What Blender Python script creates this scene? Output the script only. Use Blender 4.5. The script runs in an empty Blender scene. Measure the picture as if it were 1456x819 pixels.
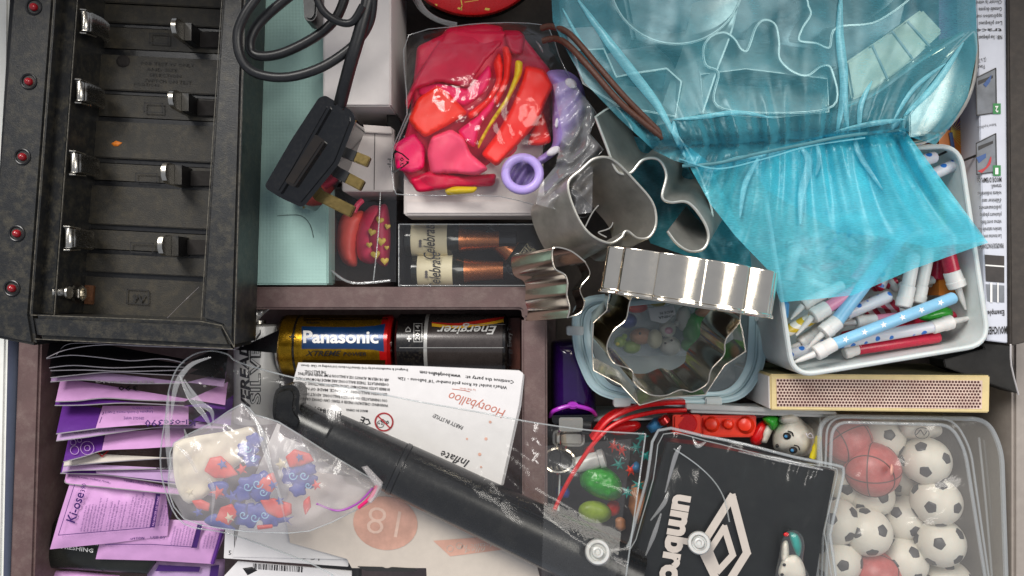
import bpy, bmesh, math, random
import numpy as np
from mathutils import Vector, noise
from mathutils.geometry import delaunay_2d_cdt
R = random.Random(7)
PI = math.pi
sc = bpy.context.scene
C = sc.collection

# ------------------------------------------------------------------ camera, light, exposure
HZ, FPX, CX, CY = 460.0, 1080.0, 728.0, 409.5        # camera height in mm, focal length in photo pixels
cam = bpy.data.cameras.new('camera'); camo = bpy.data.objects.new('camera', cam); C.objects.link(camo)
camo.location = (0, 0, HZ*.001)
cam.sensor_fit = 'HORIZONTAL'; cam.angle = 2*math.atan(CX/FPX)
cam.clip_start = .01; cam.clip_end = 50
sc.camera = camo

world = bpy.data.worlds.new('World'); sc.world = world; world.use_nodes = True
bg = world.node_tree.nodes['Background']
bg.inputs[0].default_value = (.80, .86, 1.0, 1); bg.inputs[1].default_value = .36

def lamp(name, loc, target, sx, sy, power, col):
    l = bpy.data.lights.new(name, 'AREA'); l.shape = 'RECTANGLE'; l.size = sx; l.size_y = sy
    l.energy = power; l.color = col
    o = bpy.data.objects.new(name, l); C.objects.link(o); o.location = loc
    o.rotation_euler = (Vector(target)-Vector(loc)).to_track_quat('-Z', 'Y').to_euler()
    return o
lamp('window_light', (-.55, .95, 1.15), (0, 0, .05), .60, .75, 25, (1.0, .965, .92))
lamp('room_light', (.75, .30, 1.35), (0, 0, .05), .7, .7, 9.5, (1.0, .95, .88))
sc.view_settings.view_transform = 'Standard'; sc.view_settings.look = 'None'
sc.view_settings.exposure = 0.12; sc.view_settings.gamma = 1.0
sc.cycles.use_denoising = True
sc.cycles.max_bounces = 10; sc.cycles.transparent_max_bounces = 24
sc.cycles.diffuse_bounces = 4; sc.cycles.glossy_bounces = 4; sc.cycles.transmission_bounces = 6
sc.cycles.caustics_reflective = False; sc.cycles.caustics_refractive = False
sc.cycles.sample_clamp_indirect = 6

# ------------------------------------------------------------------ pixel <-> world (mm)
def W(px, py, z):
    k = (HZ-z)/FPX
    return ((px-CX)*k, -(py-CY)*k, z)
def PX(x, y, z):
    k = FPX/(HZ-z)
    return (CX+x*k, CY-y*k)
def cyl_surf(py0, z0, r, lift=.15):
    """point where the view ray through a pixel meets a cylinder lying along x"""
    yc = -(py0-CY)*(HZ-z0)/FPX; r = r+lift
    def f(px, py):
        dy = -(py-CY)/FPX; dx = (px-CX)/FPX
        a = dy*dy+1; b = -2*dy*yc-2*(HZ-z0); c = yc*yc+(HZ-z0)**2-r*r
        d = max(b*b-4*a*c, 0); t = (-b-math.sqrt(d))/(2*a)
        return (dx*t, dy*t, HZ-t)
    return f

def cyl_surf_y(px0, z0, r, lift=.15):
    """the same for a cylinder lying along y"""
    xc = (px0-CX)*(HZ-z0)/FPX; r = r+lift
    def f(px, py):
        dx = (px-CX)/FPX; dy = -(py-CY)/FPX
        a = dx*dx+1; b = -2*dx*xc-2*(HZ-z0); c = xc*xc+(HZ-z0)**2-r*r
        t = (-b-math.sqrt(max(b*b-4*a*c, 0)))/(2*a)
        return (dx*t, dy*t, HZ-t)
    return f

# ------------------------------------------------------------------ objects
WL = {}
def put(o, par, loc):
    C.objects.link(o)
    if par is not None:
        o.parent = par; b = WL[par.name]
        o.location = Vector(loc)-b
    else:
        o.location = loc
    WL[o.name] = Vector(loc)
def tag(o, label=None, cat=None, group=None, kind=None):
    if label: o['label'] = label
    if cat: o['category'] = cat
    if group: o['group'] = group
    if kind: o['kind'] = kind
    return o
def thing(name, label, cat, px, py, z, group=None):
    o = bpy.data.objects.new(name, None); o.empty_display_size = .01
    x, y, zz = W(px, py, z)
    put(o, None, (x*.001, y*.001, zz*.001))
    return tag(o, label, cat, group)
def mesh(name, V, F, m, par=None, smooth=False, mi=None, org=None):
    """V in world mm"""
    me = bpy.data.meshes.new(name)
    V = np.asarray(V, float)*.001
    if par is not None: loc = WL[par.name]
    elif org is not None: loc = Vector(org)*.001
    else: loc = Vector(((V[:, 0].min()+V[:, 0].max())/2, (V[:, 1].min()+V[:, 1].max())/2, V[:, 2].min()))
    me.from_pydata((V-np.array(loc)).tolist(), [], F)
    for mm in (m if isinstance(m, (list, tuple)) else [m]): me.materials.append(mm)
    if mi is not None: me.polygons.foreach_set('material_index', mi)
    if smooth:
        me.polygons.foreach_set('use_smooth', [True]*len(me.polygons))
        if smooth == 'auto':
            bm = bmesh.new(); bm.from_mesh(me)
            for e in bm.edges:
                if len(e.link_faces) == 2 and e.calc_face_angle(0) > math.radians(38): e.smooth = False
            bm.to_mesh(me); bm.free()
    o = bpy.data.objects.new(name, me)
    put(o, par, loc)
    return o
def copy_tree(o, parent=None):
    kids = list(o.children)
    c = o.copy(); C.objects.link(c)
    if parent is not None: c.parent = parent
    for ch in kids: copy_tree(ch, c)
    return c

# ------------------------------------------------------------------ curves
def spline(P, n=6, closed=False):
    P = [np.array(p, float) for p in P]; out = []; N = len(P)
    for i in range(N if closed else N-1):
        if closed: a, b, c, d = P[(i-1) % N], P[i], P[(i+1) % N], P[(i+2) % N]
        else: a, b, c, d = P[max(i-1, 0)], P[i], P[i+1], P[min(i+2, N-1)]
        for k in range(n):
            t = k/n
            out.append(.5*((2*b)+(-a+c)*t+(2*a-5*b+4*c-d)*t*t+(-a+3*b-3*c+d)*t**3))
    if not closed: out.append(P[-1])
    return [tuple(p) for p in out]
def rrect(x0, y0, x1, y1, r, n=5):
    o = []
    for cx, cy, a in ((x1-r, y0+r, -90), (x1-r, y1-r, 0), (x0+r, y1-r, 90), (x0+r, y0+r, 180)):
        for k in range(n+1):
            t = math.radians(a+90*k/n); o.append((cx+r*math.cos(t), cy+r*math.sin(t)))
    return o
def round_poly(P, r, n=4):
    o = []; N = len(P)
    for i in range(N):
        a, b, c = np.array(P[i-1], float), np.array(P[i], float), np.array(P[(i+1) % N], float)
        u = a-b; v = c-b; lu, lv = np.linalg.norm(u), np.linalg.norm(v)
        q = min(r, lu*.45, lv*.45); p0 = b+u/lu*q; p1 = b+v/lv*q
        for k in range(n+1):
            t = k/n; o.append(tuple((1-t)**2*p0+2*t*(1-t)*b+t*t*p1))
    return o
def ell(cx, cy, rx, ry=None, rot=0, n=24):
    ry = rx if ry is None else ry; c, s = math.cos(math.radians(rot)), math.sin(math.radians(rot))
    return [(cx+rx*math.cos(t)*c-ry*math.sin(t)*s, cy+rx*math.cos(t)*s+ry*math.sin(t)*c) for t in (2*PI*k/n for k in range(n))]
def area2(P):
    return sum(P[i-1][0]*P[i][1]-P[i][0]*P[i-1][1] for i in range(len(P)))

# ------------------------------------------------------------------ filled outlines
def fill(P, res):
    """triangulated outline in pixel space: points, triangles, distance to the outline"""
    P = [np.array(p, float) for p in P]; B = []
    for i in range(len(P)):
        a, b = P[i], P[(i+1) % len(P)]; n = max(1, int(np.linalg.norm(b-a)/res+.5))
        B += [a+(b-a)*k/n for k in range(n)]
    B = np.array(B); n = len(B)
    lo, hi = B.min(0), B.max(0); G = []; j = 0; y = lo[1]+res*.5
    while y < hi[1]:
        xs = np.arange(lo[0]+(res*.5 if j % 2 else 0), hi[0], res)
        G += [(x+R.uniform(-.15, .15)*res, y+R.uniform(-.15, .15)*res) for x in xs]
        y += res*.87; j += 1
    def dist(Q):
        A = B; D = np.roll(B, -1, 0)-B; L = (D**2).sum(1)+1e-12; out = np.empty(len(Q))
        for s in range(0, len(Q), 400):
            q = Q[s:s+400, None, :]-A[None]; t = np.clip((q*D).sum(2)/L, 0, 1)
            out[s:s+400] = np.sqrt(((q-t[..., None]*D)**2).sum(2).min(1))
        return out
    G = np.array(G).reshape(-1, 2)
    if len(G):
        x, y = G[:, 0:1], G[:, 1:2]; a = B; b = np.roll(B, -1, 0)
        ins = (((a[:, 1] > y) != (b[:, 1] > y)) & (x < (b[:, 0]-a[:, 0])*(y-a[:, 1])/(b[:, 1]-a[:, 1]+1e-12)+a[:, 0])).sum(1) % 2 == 1
        G = G[ins]
    if len(G): G = G[dist(G) > res*.45]
    Q = np.vstack([B, G]) if len(G) else B
    r = delaunay_2d_cdt([Vector(q) for q in Q], [(i, (i+1) % n) for i in range(n)], [], 1, 1e-5)
    V = np.array([tuple(v) for v in r[0]]); F = [tuple(f) for f in r[2]]
    F = [f if (V[f[1]][0]-V[f[0]][0])*(V[f[2]][1]-V[f[0]][1])-(V[f[1]][1]-V[f[0]][1])*(V[f[2]][0]-V[f[0]][0]) < 0 else f[::-1] for f in F]
    return V, F, dist(V)
def zfn(z): return z if callable(z) else (lambda px, py: z)
def patch(name, P, z, m, par, res=12, surf=None, smooth=True, org=None):
    """a thin sheet over a pixel outline; z a number or a function of the pixel, or surf a function to world mm"""
    V, F, d = fill(P, res); z = zfn(z)
    f = surf or (lambda a, b: W(a, b, z(a, b)))
    return mesh(name, [f(*v) for v in V], F, m, par, smooth, org=org)
def pillow(name, P, zb, h, m, par=None, w=None, res=8, amp=0, ns=.03, under=.4, seed=0, sm=True, p=.5):
    """a closed rounded body over a pixel outline: zb its seam height, h its rise in mm, w the width of its shoulder in pixels"""
    V, F, d = fill(P, res); zb = zfn(zb); n = len(V)
    w = w or max(d.max(), 1e-3)
    t = np.clip(d/w, 0, 1); pr = (1-(1-t)**2)**p
    T = []; U = []
    for (a, b), q in zip(V, pr):
        z0 = zb(a, b); nz = noise.noise(Vector((a*ns, b*ns, seed*3.7)))*amp*q if amp else 0
        T.append(W(a, b, z0+h*q+nz)); U.append(W(a, b, z0-h*under*q-.05))
    edge = {}
    for f in F:
        for i in range(3):
            e = (f[i], f[(i+1) % 3]); edge[e] = 1
    FF = list(F)+[tuple(x+n for x in f[::-1]) for f in F]
    for (a, b) in edge:
        if (b, a) not in edge: FF.append((b, a, a+n, b+n))
    return mesh(name, T+U, FF, m, par, sm)
def sheet(name, P, z, m, par, res=9, crinkle=0, cs=.03, seed=0, edge=0, smooth=True):
    """clear film or cloth over a pixel outline with ridged creases"""
    V, F, d = fill(P, res); zf = zfn(z); T = []
    for (a, b), q in zip(V, d):
        zz = zf(a, b)
        if crinkle:
            v = Vector((a*cs, b*cs, seed*5.3)) if not isinstance(cs, tuple) else Vector(((a*cs[2]+b*cs[3])*cs[0], (b*cs[2]-a*cs[3])*cs[1], seed*5.3))
            n1 = 1-abs(noise.noise(v))*2.2; n2 = noise.noise(v*2.3+Vector((9, 0, 0)))
            if isinstance(cs, tuple): n2 *= .35
            zz += (crinkle(a, b) if callable(crinkle) else crinkle)*(n1*.7+n2*.5)
        if edge: zz -= edge*max(0, 1-q/18)**2
        T.append(W(a, b, zz))
    return mesh(name, T, F, m, par, smooth)
def prism(name, P, zt, zb, m, par=None, bevel=.6, inset=0, seg=2, side=None, smooth='auto'):
    """solid from a pixel outline seen at height zt, dropped straight down to zb (inset mm at the bottom); zt may be a function"""
    zf = zfn(zt)
    P = list(P) if area2(P) < 0 else list(P)[::-1]
    T = [W(a, b, zf(a, b)) for a, b in P]; n = len(T)
    cx = sum(t[0] for t in T)/n; cy = sum(t[1] for t in T)/n
    bm = bmesh.new()
    tv = [bm.verts.new(t) for t in T]; bv = []
    for t in T:
        dx, dy = t[0]-cx, t[1]-cy; L = math.hypot(dx, dy) or 1
        bv.append(bm.verts.new((t[0]-dx/L*inset, t[1]-dy/L*inset, zb)))
    f = bm.faces.new(tv); bm.faces.new(bv[::-1])
    for i in range(n):
        q = bm.faces.new((tv[i], bv[i], bv[(i+1) % n], tv[(i+1) % n]))
        if side is not None: q.material_index = 1
    bmesh.ops.recalc_face_normals(bm, faces=bm.faces)
    if bevel:
        es = [e for e in f.edges]
        if n < 12: es += [e for v in tv for e in v.link_edges if e not in es]
        bmesh.ops.bevel(bm, geom=es, offset=bevel, segments=seg, affect='EDGES', clamp_overlap=True)
    bm.verts.index_update()
    V = [tuple(v.co) for v in bm.verts]; F = [[v.index for v in q.verts] for q in bm.faces]; mi = [q.material_index for q in bm.faces]
    bm.free()
    return mesh(name, V, F, [m, side] if side is not None else m, par, smooth, mi)
def box(name, x0, y0, x1, y1, zt, zb, m, par=None, bevel=.5):
    return prism(name, [(x0, y0), (x1, y0), (x1, y1), (x0, y1)], zt, zb, m, par, bevel)
def wall(name, P, zt, h, t, m, par=None, closed=True, shift=(0, 0), bead=0, n=6, smooth=True, taper=0, floor=False):
    """a band standing on edge (cookie cutter, tub side): P its top rim in pixels, h its height, shift how far the foot stands off, taper mm inwards"""
    zf = zfn(zt)
    Q = spline(P, n, closed) if n else list(P)
    T = np.array([W(a, b, zf(a, b)) for a, b in Q]); N = len(T)
    tn = (np.roll(T, -1, 0)-np.roll(T, 1, 0))
    if not closed: tn[0] = T[1]-T[0]; tn[-1] = T[-1]-T[-2]
    nr = np.stack([-tn[:, 1], tn[:, 0], np.zeros(N)], 1); nr /= np.linalg.norm(nr, axis=1)[:, None]+1e-9
    A = sum(T[i-1][0]*T[i][1]-T[i][0]*T[i-1][1] for i in range(N)); s = 1 if A > 0 else -1
    dn = np.array([shift[0], shift[1], -h]); inn = nr*s*taper
    rows = [T, T+nr*t, T+nr*t+dn+inn, T+dn+inn]; V = np.vstack(rows).tolist(); F = []
    M = N if closed else N-1
    for i in range(M):
        j = (i+1) % N
        for r in range(4):
            r2 = (r+1) % 4; F.append((r*N+i, r*N+j, r2*N+j, r2*N+i))
    if not closed:
        F += [(0, N, 2*N, 3*N), (N-1, 2*N-1, 3*N-1, 4*N-1)]
    if floor: F.append(tuple(3*N+i for i in range(N)))
    o = mesh(name, V, F, m, par, 'auto' if smooth else False)
    if bead: tube('rim', [tuple(p) for p in (T+nr*t*.5)], bead, m if not isinstance(m, (list, tuple)) else m[0], par or o, closed=closed, n=0, px=False)
    return o
def tube(name, P, r, m, par=None, closed=False, n=6, seg=8, px=True, flat=1.0, caps=True):
    """a tube through (px, py, z) points; r a number or one per control point"""
    P = [W(*p) for p in P] if px else P
    if n:
        rr = [(r[i] if isinstance(r, (list, tuple)) else r,) for i in range(len(P))]
        Q = spline([tuple(p)+q for p, q in zip(P, rr)], n, closed)
        T = np.array([q[:3] for q in Q]); rad = [q[3] for q in Q]
    else: T = np.array(P); rad = [r]*len(T)
    N = len(T); tn = np.roll(T, -1, 0)-np.roll(T, 1, 0)
    if not closed: tn[0] = T[1]-T[0]; tn[-1] = T[-1]-T[-2]
    V = []; F = []; up = np.array([0, 0, 1.])
    for i in range(N):
        t = tn[i]/(np.linalg.norm(tn[i])+1e-9); a = np.cross(up, t)
        if np.linalg.norm(a) < 1e-3: a = np.cross(np.array([0, 1., 0]), t)
        a /= np.linalg.norm(a); b = np.cross(t, a)
        for k in range(seg):
            th = 2*PI*k/seg; V.append(T[i]+rad[i]*(a*math.cos(th)+b*math.sin(th)*flat))
    for i in range(N if closed else N-1):
        j = (i+1) % N
        for k in range(seg):
            l = (k+1) % seg; F.append((i*seg+k, i*seg+l, j*seg+l, j*seg+k))
    if not closed and caps: F += [tuple(range(seg))[::-1], tuple((N-1)*seg+k for k in range(seg))]
    return mesh(name, V, F, m, par, 'auto')
def lathe(name, A, B, prof, m, par=None, seg=28, px=True, smooth='auto'):
    """a turned body along A->B (px, py, z); prof pairs (distance along in mm, or share of the length when <=1 and unit, radius mm)"""
    A = np.array(W(*A) if px else A); B = np.array(W(*B) if px else B); L = np.linalg.norm(B-A); t = (B-A)/L
    a = np.cross(t, np.array([0, 0, 1.]))
    if np.linalg.norm(a) < 1e-3: a = np.array([1., 0, 0])
    a /= np.linalg.norm(a); b = np.cross(t, a); V = []; F = []
    for (s, r) in prof:
        for k in range(seg):
            th = 2*PI*k/seg; V.append(A+t*s+max(r, .001)*(a*math.cos(th)+b*math.sin(th)))
    for i in range(len(prof)-1):
        for k in range(seg):
            l = (k+1) % seg; F.append((i*seg+k, (i+1)*seg+k, (i+1)*seg+l, i*seg+l))
    F += [tuple(range(seg)), tuple((len(prof)-1)*seg+k for k in range(seg))[::-1]]
    return mesh(name, V, F, m, par, smooth)
def length(A, B):
    return float(np.linalg.norm(np.array(W(*B))-np.array(W(*A))))
def ball(name, px, py, z, r, m, par=None, sx=1, sy=1, sz=1, seg=20, org=False):
    c = np.array(W(px, py, z)); V = []; F = []; n = seg//2
    for i in range(n+1):
        a = PI*i/n
        for k in range(seg):
            b = 2*PI*k/seg; V.append(c+np.array([math.sin(a)*math.cos(b)*sx, math.sin(a)*math.sin(b)*sy, math.cos(a)*sz])*r)
    for i in range(n):
        for k in range(seg):
            l = (k+1) % seg; F.append((i*seg+k, (i+1)*seg+k, (i+1)*seg+l, i*seg+l))
    return mesh(name, V, F, m, par, True, org=c if org else None)

# ------------------------------------------------------------------ lettering
def letters(lines, m, par, z=None, surf=None, name='lettering', cut=0):
    """lines: (text, start, end, height[, shear, weight]) in pixels along the baseline; joined as one print"""
    V = []; F = []
    f = surf or (lambda a, b, z=zfn(z): W(a, b, z(a, b)))
    for L in lines:
        s, p0, p1, h = L[:4]; sh = L[4] if len(L) > 4 else 0; wt = L[5] if len(L) > 5 else 0
        cu = bpy.data.curves.new('lettering', 'FONT'); cu.body = s; cu.resolution_u = 3 if h > 12 else 1; cu.offset = wt; cu.shear = sh
        cu.fill_mode = 'FRONT'
        to = bpy.data.objects.new('lettering', cu); me = bpy.data.meshes.new_from_object(to)
        if cut or h > 15:
            bm = bmesh.new(); bm.from_mesh(me)
            ys = [v.co.y for v in bm.verts]; k = max(cut, 4)
            for i in range(1, k):
                bmesh.ops.bisect_plane(bm, geom=bm.verts[:]+bm.edges[:]+bm.faces[:], plane_co=(0, min(ys)+(max(ys)-min(ys))*i/k, 0), plane_no=(0, 1, 0))
            bm.to_mesh(me); bm.free()
        co = np.array([v.co for v in me.vertices])[:, :2]
        if len(co) == 0: continue
        x0, x1 = co[:, 0].min(), co[:, 0].max()
        cap = .73
        d = np.array(p1, float)-np.array(p0, float); up = np.array([d[1], -d[0]])/np.linalg.norm(d)
        base = len(V)
        for x, y in co:
            q = np.array(p0)+d*((x-x0)/(x1-x0+1e-9))+up*(y/cap*h); V.append(f(q[0], q[1]))
        F += [tuple(base+i for i in p.vertices) for p in me.polygons]
        bpy.data.objects.remove(to); bpy.data.curves.remove(cu); bpy.data.meshes.remove(me)
    return mesh(name, V, F, m, par)
def shapes(polys, m, par, z=None, surf=None, name='print', res=12):
    """several flat printed shapes joined as one print"""
    V = []; F = []; f = surf or (lambda a, b, z=zfn(z): W(a, b, z(a, b)))
    for P in polys:
        v, t, d = fill(P, res); b = len(V); V += [f(*q) for q in v]; F += [tuple(i+b for i in q) for q in t]
    return mesh(name, V, F, m, par)
def stroke(P, w, closed=False):
    """polygon of a line of width w in pixels (as list of quads)"""
    P = [np.array(p, float) for p in P]; N = len(P); out = []
    for i in range(N if closed else N-1):
        a, b = P[i], P[(i+1) % N]; d = b-a; L = np.linalg.norm(d)
        if L < 1e-6: continue
        d /= L; n = np.array([-d[1], d[0]])*w/2; e = d*w*.3
        out.append([tuple(a-e+n), tuple(b+e+n), tuple(b+e-n), tuple(a-e-n)])
    return out
def barcode(x0, y0, x1, y1, n, seed=1, ang=0):
    r = random.Random(seed); out = []; x = x0
    c, s = math.cos(math.radians(ang)), math.sin(math.radians(ang))
    def ro(p): return (x0+(p[0]-x0)*c-(p[1]-y0)*s, y0+(p[0]-x0)*s+(p[1]-y0)*c)
    u = (x1-x0)/n/2.2
    while x < x1:
        w = r.choice((.6, .6, 1.2, 1.8))*u*1.2
        out.append([ro(p) for p in ((x, y0), (x+w, y0), (x+w, y1), (x, y1))]); x += w+r.choice((.7, 1.2, 1.7))*u*1.2
    return out

# ------------------------------------------------------------------ materials
def hexc(h):
    h = h.lstrip('#'); c = [int(h[i:i+2], 16)/255 for i in (0, 2, 4)]
    return tuple(x/12.92 if x <= .04045 else ((x+.055)/1.055)**2.4 for x in c)+(1,)
def nodes(name):
    m = bpy.data.materials.new(name); m.use_nodes = True; nt = m.node_tree; nt.nodes.clear()
    out = nt.nodes.new('ShaderNodeOutputMaterial')
    def N(t, **k):
        n = nt.nodes.new('ShaderNode'+t)
        for a, b in k.items():
            if a in n.inputs: n.inputs[a].default_value = b
            else: setattr(n, a, b)
        return n
    L = nt.links.new
    tc = N('TexCoord'); mp = N('VectorMath', operation='SCALE'); mp.inputs['Scale'].default_value = 1000
    L(tc.outputs['Object'], mp.inputs[0])
    return m, N, L, out, mp.outputs[0]
def ramp(N, L, fac, stops):
    r = N('ValToRGB'); e = r.color_ramp.elements
    while len(e) < len(stops): e.new(.5)
    for i, (p, c) in enumerate(stops): e[i].position = p; e[i].color = c if len(c) == 4 else (*c, 1)
    L(fac, r.inputs[0]); return r.outputs[0]
def mul(c, k): return tuple(min(1, x*k) for x in c[:3])+(1,)
def mat(name, col, rough=.5, metal=0, var=.12, ns=.15, bump=0, bs=.6, spec=.5, dust=0, dcol='#6b6350', ds=.25, coat=0, sss=0, trans=0, rvar=.08, detail=5, emit=0):
    """plain surface with uneven tone, uneven gloss, fine relief and optional dust"""
    c = hexc(col) if isinstance(col, str) else col
    m, N, L, out, co = nodes(name); b = N('BsdfPrincipled'); L(b.outputs[0], out.inputs[0])
    n1 = N('TexNoise', Scale=ns, Detail=detail, Roughness=.6); L(co, n1.inputs['Vector'])
    base = ramp(N, L, n1.outputs['Fac'], [(.3, mul(c, 1-var)), (.7, mul(c, 1+var))])
    if dust:
        n3 = N('TexNoise', Scale=ds, Detail=9, Roughness=.72); L(co, n3.inputs['Vector'])
        f = ramp(N, L, n3.outputs['Fac'], [(.5-.1*dust, (0, 0, 0)), (.72, (dust, dust, dust))])
        n4 = N('TexNoise', Scale=2.2, Detail=3); L(co, n4.inputs['Vector'])
        sp = ramp(N, L, n4.outputs['Fac'], [(.38, (.45, .45, .45)), (.68, (1, 1, 1))]); mm = N('MixRGB', blend_type='MULTIPLY'); mm.inputs[0].default_value = 1
        L(f, mm.inputs[1]); L(sp, mm.inputs[2]); f = mm.outputs[0]
        mx = N('MixRGB'); L(f, mx.inputs[0]); L(base, mx.inputs[1]); mx.inputs[2].default_value = hexc(dcol); base = mx.outputs[0]
    L(base, b.inputs['Base Color'])
    n2 = N('TexNoise', Scale=ns*3.1, Detail=4); L(co, n2.inputs['Vector'])
    mr = N('MapRange'); mr.inputs[3].default_value = max(.02, rough-rvar); mr.inputs[4].default_value = min(1, rough+rvar)
    L(n2.outputs['Fac'], mr.inputs[0]); L(mr.outputs[0], b.inputs['Roughness'])
    b.inputs['Metallic'].default_value = metal; b.inputs['Specular IOR Level'].default_value = spec
    b.inputs['Coat Weight'].default_value = coat; b.inputs['Coat Roughness'].default_value = .1
    if sss:
        b.inputs['Subsurface Weight'].default_value = sss; b.inputs['Subsurface Radius'].default_value = (1, .6, .5); b.inputs['Subsurface Scale'].default_value = .002
    if trans: b.inputs['Transmission Weight'].default_value = trans
    if bump:
        nb = N('TexNoise', Scale=bs, Detail=6, Roughness=.6); L(co, nb.inputs['Vector'])
        bp = N('Bump', Strength=min(1, bump)); bp.inputs['Distance'].default_value = .0004; L(nb.outputs['Fac'], bp.inputs['Height']); L(bp.outputs[0], b.inputs['Normal'])
    return m
def film(name, tint='#fcfcfb', haze=.025, gloss=.95, rough=.06, ior=1.42, bump=.25, bs=.12, hz='#d8d8dc', ridge=True):
    """clear plastic sheet: lets the light through, mirrors by Fresnel, a little milky; fine creases"""
    m, N, L, out, co = nodes(name)
    t = N('BsdfTransparent'); t.inputs[0].default_value = hexc(tint)
    g = N('BsdfGlossy', Roughness=rough); g.inputs[0].default_value = (gloss, gloss, gloss, 1)
    d = N('BsdfDiffuse'); d.inputs[0].default_value = hexc(hz)
    fr = N('Fresnel'); ge = N('NewGeometry'); io = N('MapRange'); io.inputs[3].default_value = ior; io.inputs[4].default_value = 1/ior
    L(ge.outputs['Backfacing'], io.inputs[0]); L(io.outputs[0], fr.inputs['IOR'])      # a thin sheet mirrors alike from both sides
    nb = N('TexNoise', Scale=bs, Detail=5, Roughness=.55, Distortion=.8); L(co, nb.inputs['Vector'])
    h = nb.outputs['Fac']
    if ridge:
        s = N('Math', operation='SUBTRACT'); L(h, s.inputs[0]); s.inputs[1].default_value = .5
        a = N('Math', operation='ABSOLUTE'); L(s.outputs[0], a.inputs[0]); h = a.outputs[0]
    bp = N('Bump', Strength=bump); bp.inputs['Distance'].default_value = .004; L(h, bp.inputs['Height'])
    for n in (g, fr): L(bp.outputs[0], n.inputs['Normal'])
    m1 = N('MixShader'); m1.inputs[0].default_value = haze; L(t.outputs[0], m1.inputs[1]); L(d.outputs[0], m1.inputs[2])
    m2 = N('MixShader'); L(fr.outputs[0], m2.inputs[0]); L(m1.outputs[0], m2.inputs[1]); L(g.outputs[0], m2.inputs[2]); L(m2.outputs[0], out.inputs[0])
    return m
def cloth(name, col, fac, edge=.5, spec=.1):
    """sheer woven fabric: threads over gaps, thicker when seen aslant"""
    c = hexc(col); m, N, L, out, co = nodes(name)
    t = N('BsdfTransparent'); t.inputs[0].default_value = mul((.72+.28*c[0], .72+.28*c[1], .72+.28*c[2]), 1)
    d = N('BsdfDiffuse'); tl = N('BsdfTranslucent'); g = N('BsdfGlossy', Roughness=.35); g.inputs[0].default_value = (.75, .95, 1, 1)
    nz = N('TexNoise', Scale=.12, Detail=5); L(co, nz.inputs['Vector'])
    cc = ramp(N, L, nz.outputs['Fac'], [(.3, mul(c, .85)), (.7, mul(c, 1.12))]); L(cc, d.inputs[0]); L(cc, tl.inputs[0])
    w = N('TexNoise', Scale=1.1, Detail=3); st = N('VectorMath', operation='MULTIPLY'); st.inputs[1].default_value = (.35, 2.2, 1); L(co, st.inputs[0]); L(st.outputs[0], w.inputs['Vector'])
    mr = N('MapRange'); L(w.outputs['Fac'], mr.inputs[0]); mr.inputs[1].default_value = .3; mr.inputs[2].default_value = .7; mr.inputs[3].default_value = fac*.78; mr.inputs[4].default_value = fac*1.2
    lw = N('LayerWeight', Blend=.35)
    sc_ = N('Math', operation='MULTIPLY'); L(lw.outputs['Facing'], sc_.inputs[0]); sc_.inputs[1].default_value = edge
    ad = N('Math', operation='ADD', use_clamp=True); L(mr.outputs[0], ad.inputs[0]); L(sc_.outputs[0], ad.inputs[1])
    m0 = N('MixShader'); m0.inputs[0].default_value = .28; L(d.outputs[0], m0.inputs[1]); L(tl.outputs[0], m0.inputs[2])
    m1 = N('MixShader'); m1.inputs[0].default_value = spec; L(m0.outputs[0], m1.inputs[1]); L(g.outputs[0], m1.inputs[2])
    m2 = N('MixShader'); L(ad.outputs[0], m2.inputs[0]); L(t.outputs[0], m2.inputs[1]); L(m1.outputs[0], m2.inputs[2]); L(m2.outputs[0], out.inputs[0])
    return m
def dotted(name, col, dot, scale=.17, size=.22, rough=.35):
    m, N, L, out, co = nodes(name); b = N('BsdfPrincipled', Roughness=rough); L(b.outputs[0], out.inputs[0])
    v = N('TexVoronoi', Scale=scale); v.inputs['Randomness'].default_value = .35; L(co, v.inputs['Vector'])
    L(ramp(N, L, v.outputs['Distance'], [(size, hexc(dot)), (size+.04, hexc(col))]), b.inputs['Base Color'])
    b.inputs['Subsurface Weight'].default_value = .15; b.inputs['Subsurface Scale'].default_value = .001
    return m
def striped(name, a, c, scale=.09, rough=.35):
    """diagonal candle stripes along the local x axis"""
    m, N, L, out, co = nodes(name); b = N('BsdfPrincipled', Roughness=rough); L(b.outputs[0], out.inputs[0])
    w = N('TexWave', Scale=scale, Distortion=.3); w.bands_direction = 'DIAGONAL'; L(co, w.inputs['Vector'])
    L(ramp(N, L, w.outputs['Fac'], [(.47, hexc(a)), (.53, hexc(c))]), b.inputs['Base Color'])
    return m
def linen(name, col):
    m, N, L, out, co = nodes(name); b = N('BsdfPrincipled', Roughness=.75); L(b.outputs[0], out.inputs[0]); c = hexc(col)
    hs = []
    for ax in ('X', 'Y'):
        w = N('TexWave', Scale=.42, Distortion=2.2, Detail=3); w.bands_direction = ax; w.inputs['Detail Scale'].default_value = .2; L(co, w.inputs['Vector']); hs.append(w.outputs['Fac'])
    ad = N('Math', operation='ADD'); L(hs[0], ad.inputs[0]); L(hs[1], ad.inputs[1])
    nz = N('TexNoise', Scale=.03, Detail=3); L(co, nz.inputs['Vector'])
    L(ramp(N, L, nz.outputs['Fac'], [(.3, mul(c, .92)), (.7, mul(c, 1.06))]), b.inputs['Base Color'])
    bp = N('Bump', Strength=.35); bp.inputs['Distance'].default_value = .0005; L(ad.outputs[0], bp.inputs['Height']); L(bp.outputs[0], b.inputs['Normal'])
    return m

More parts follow.
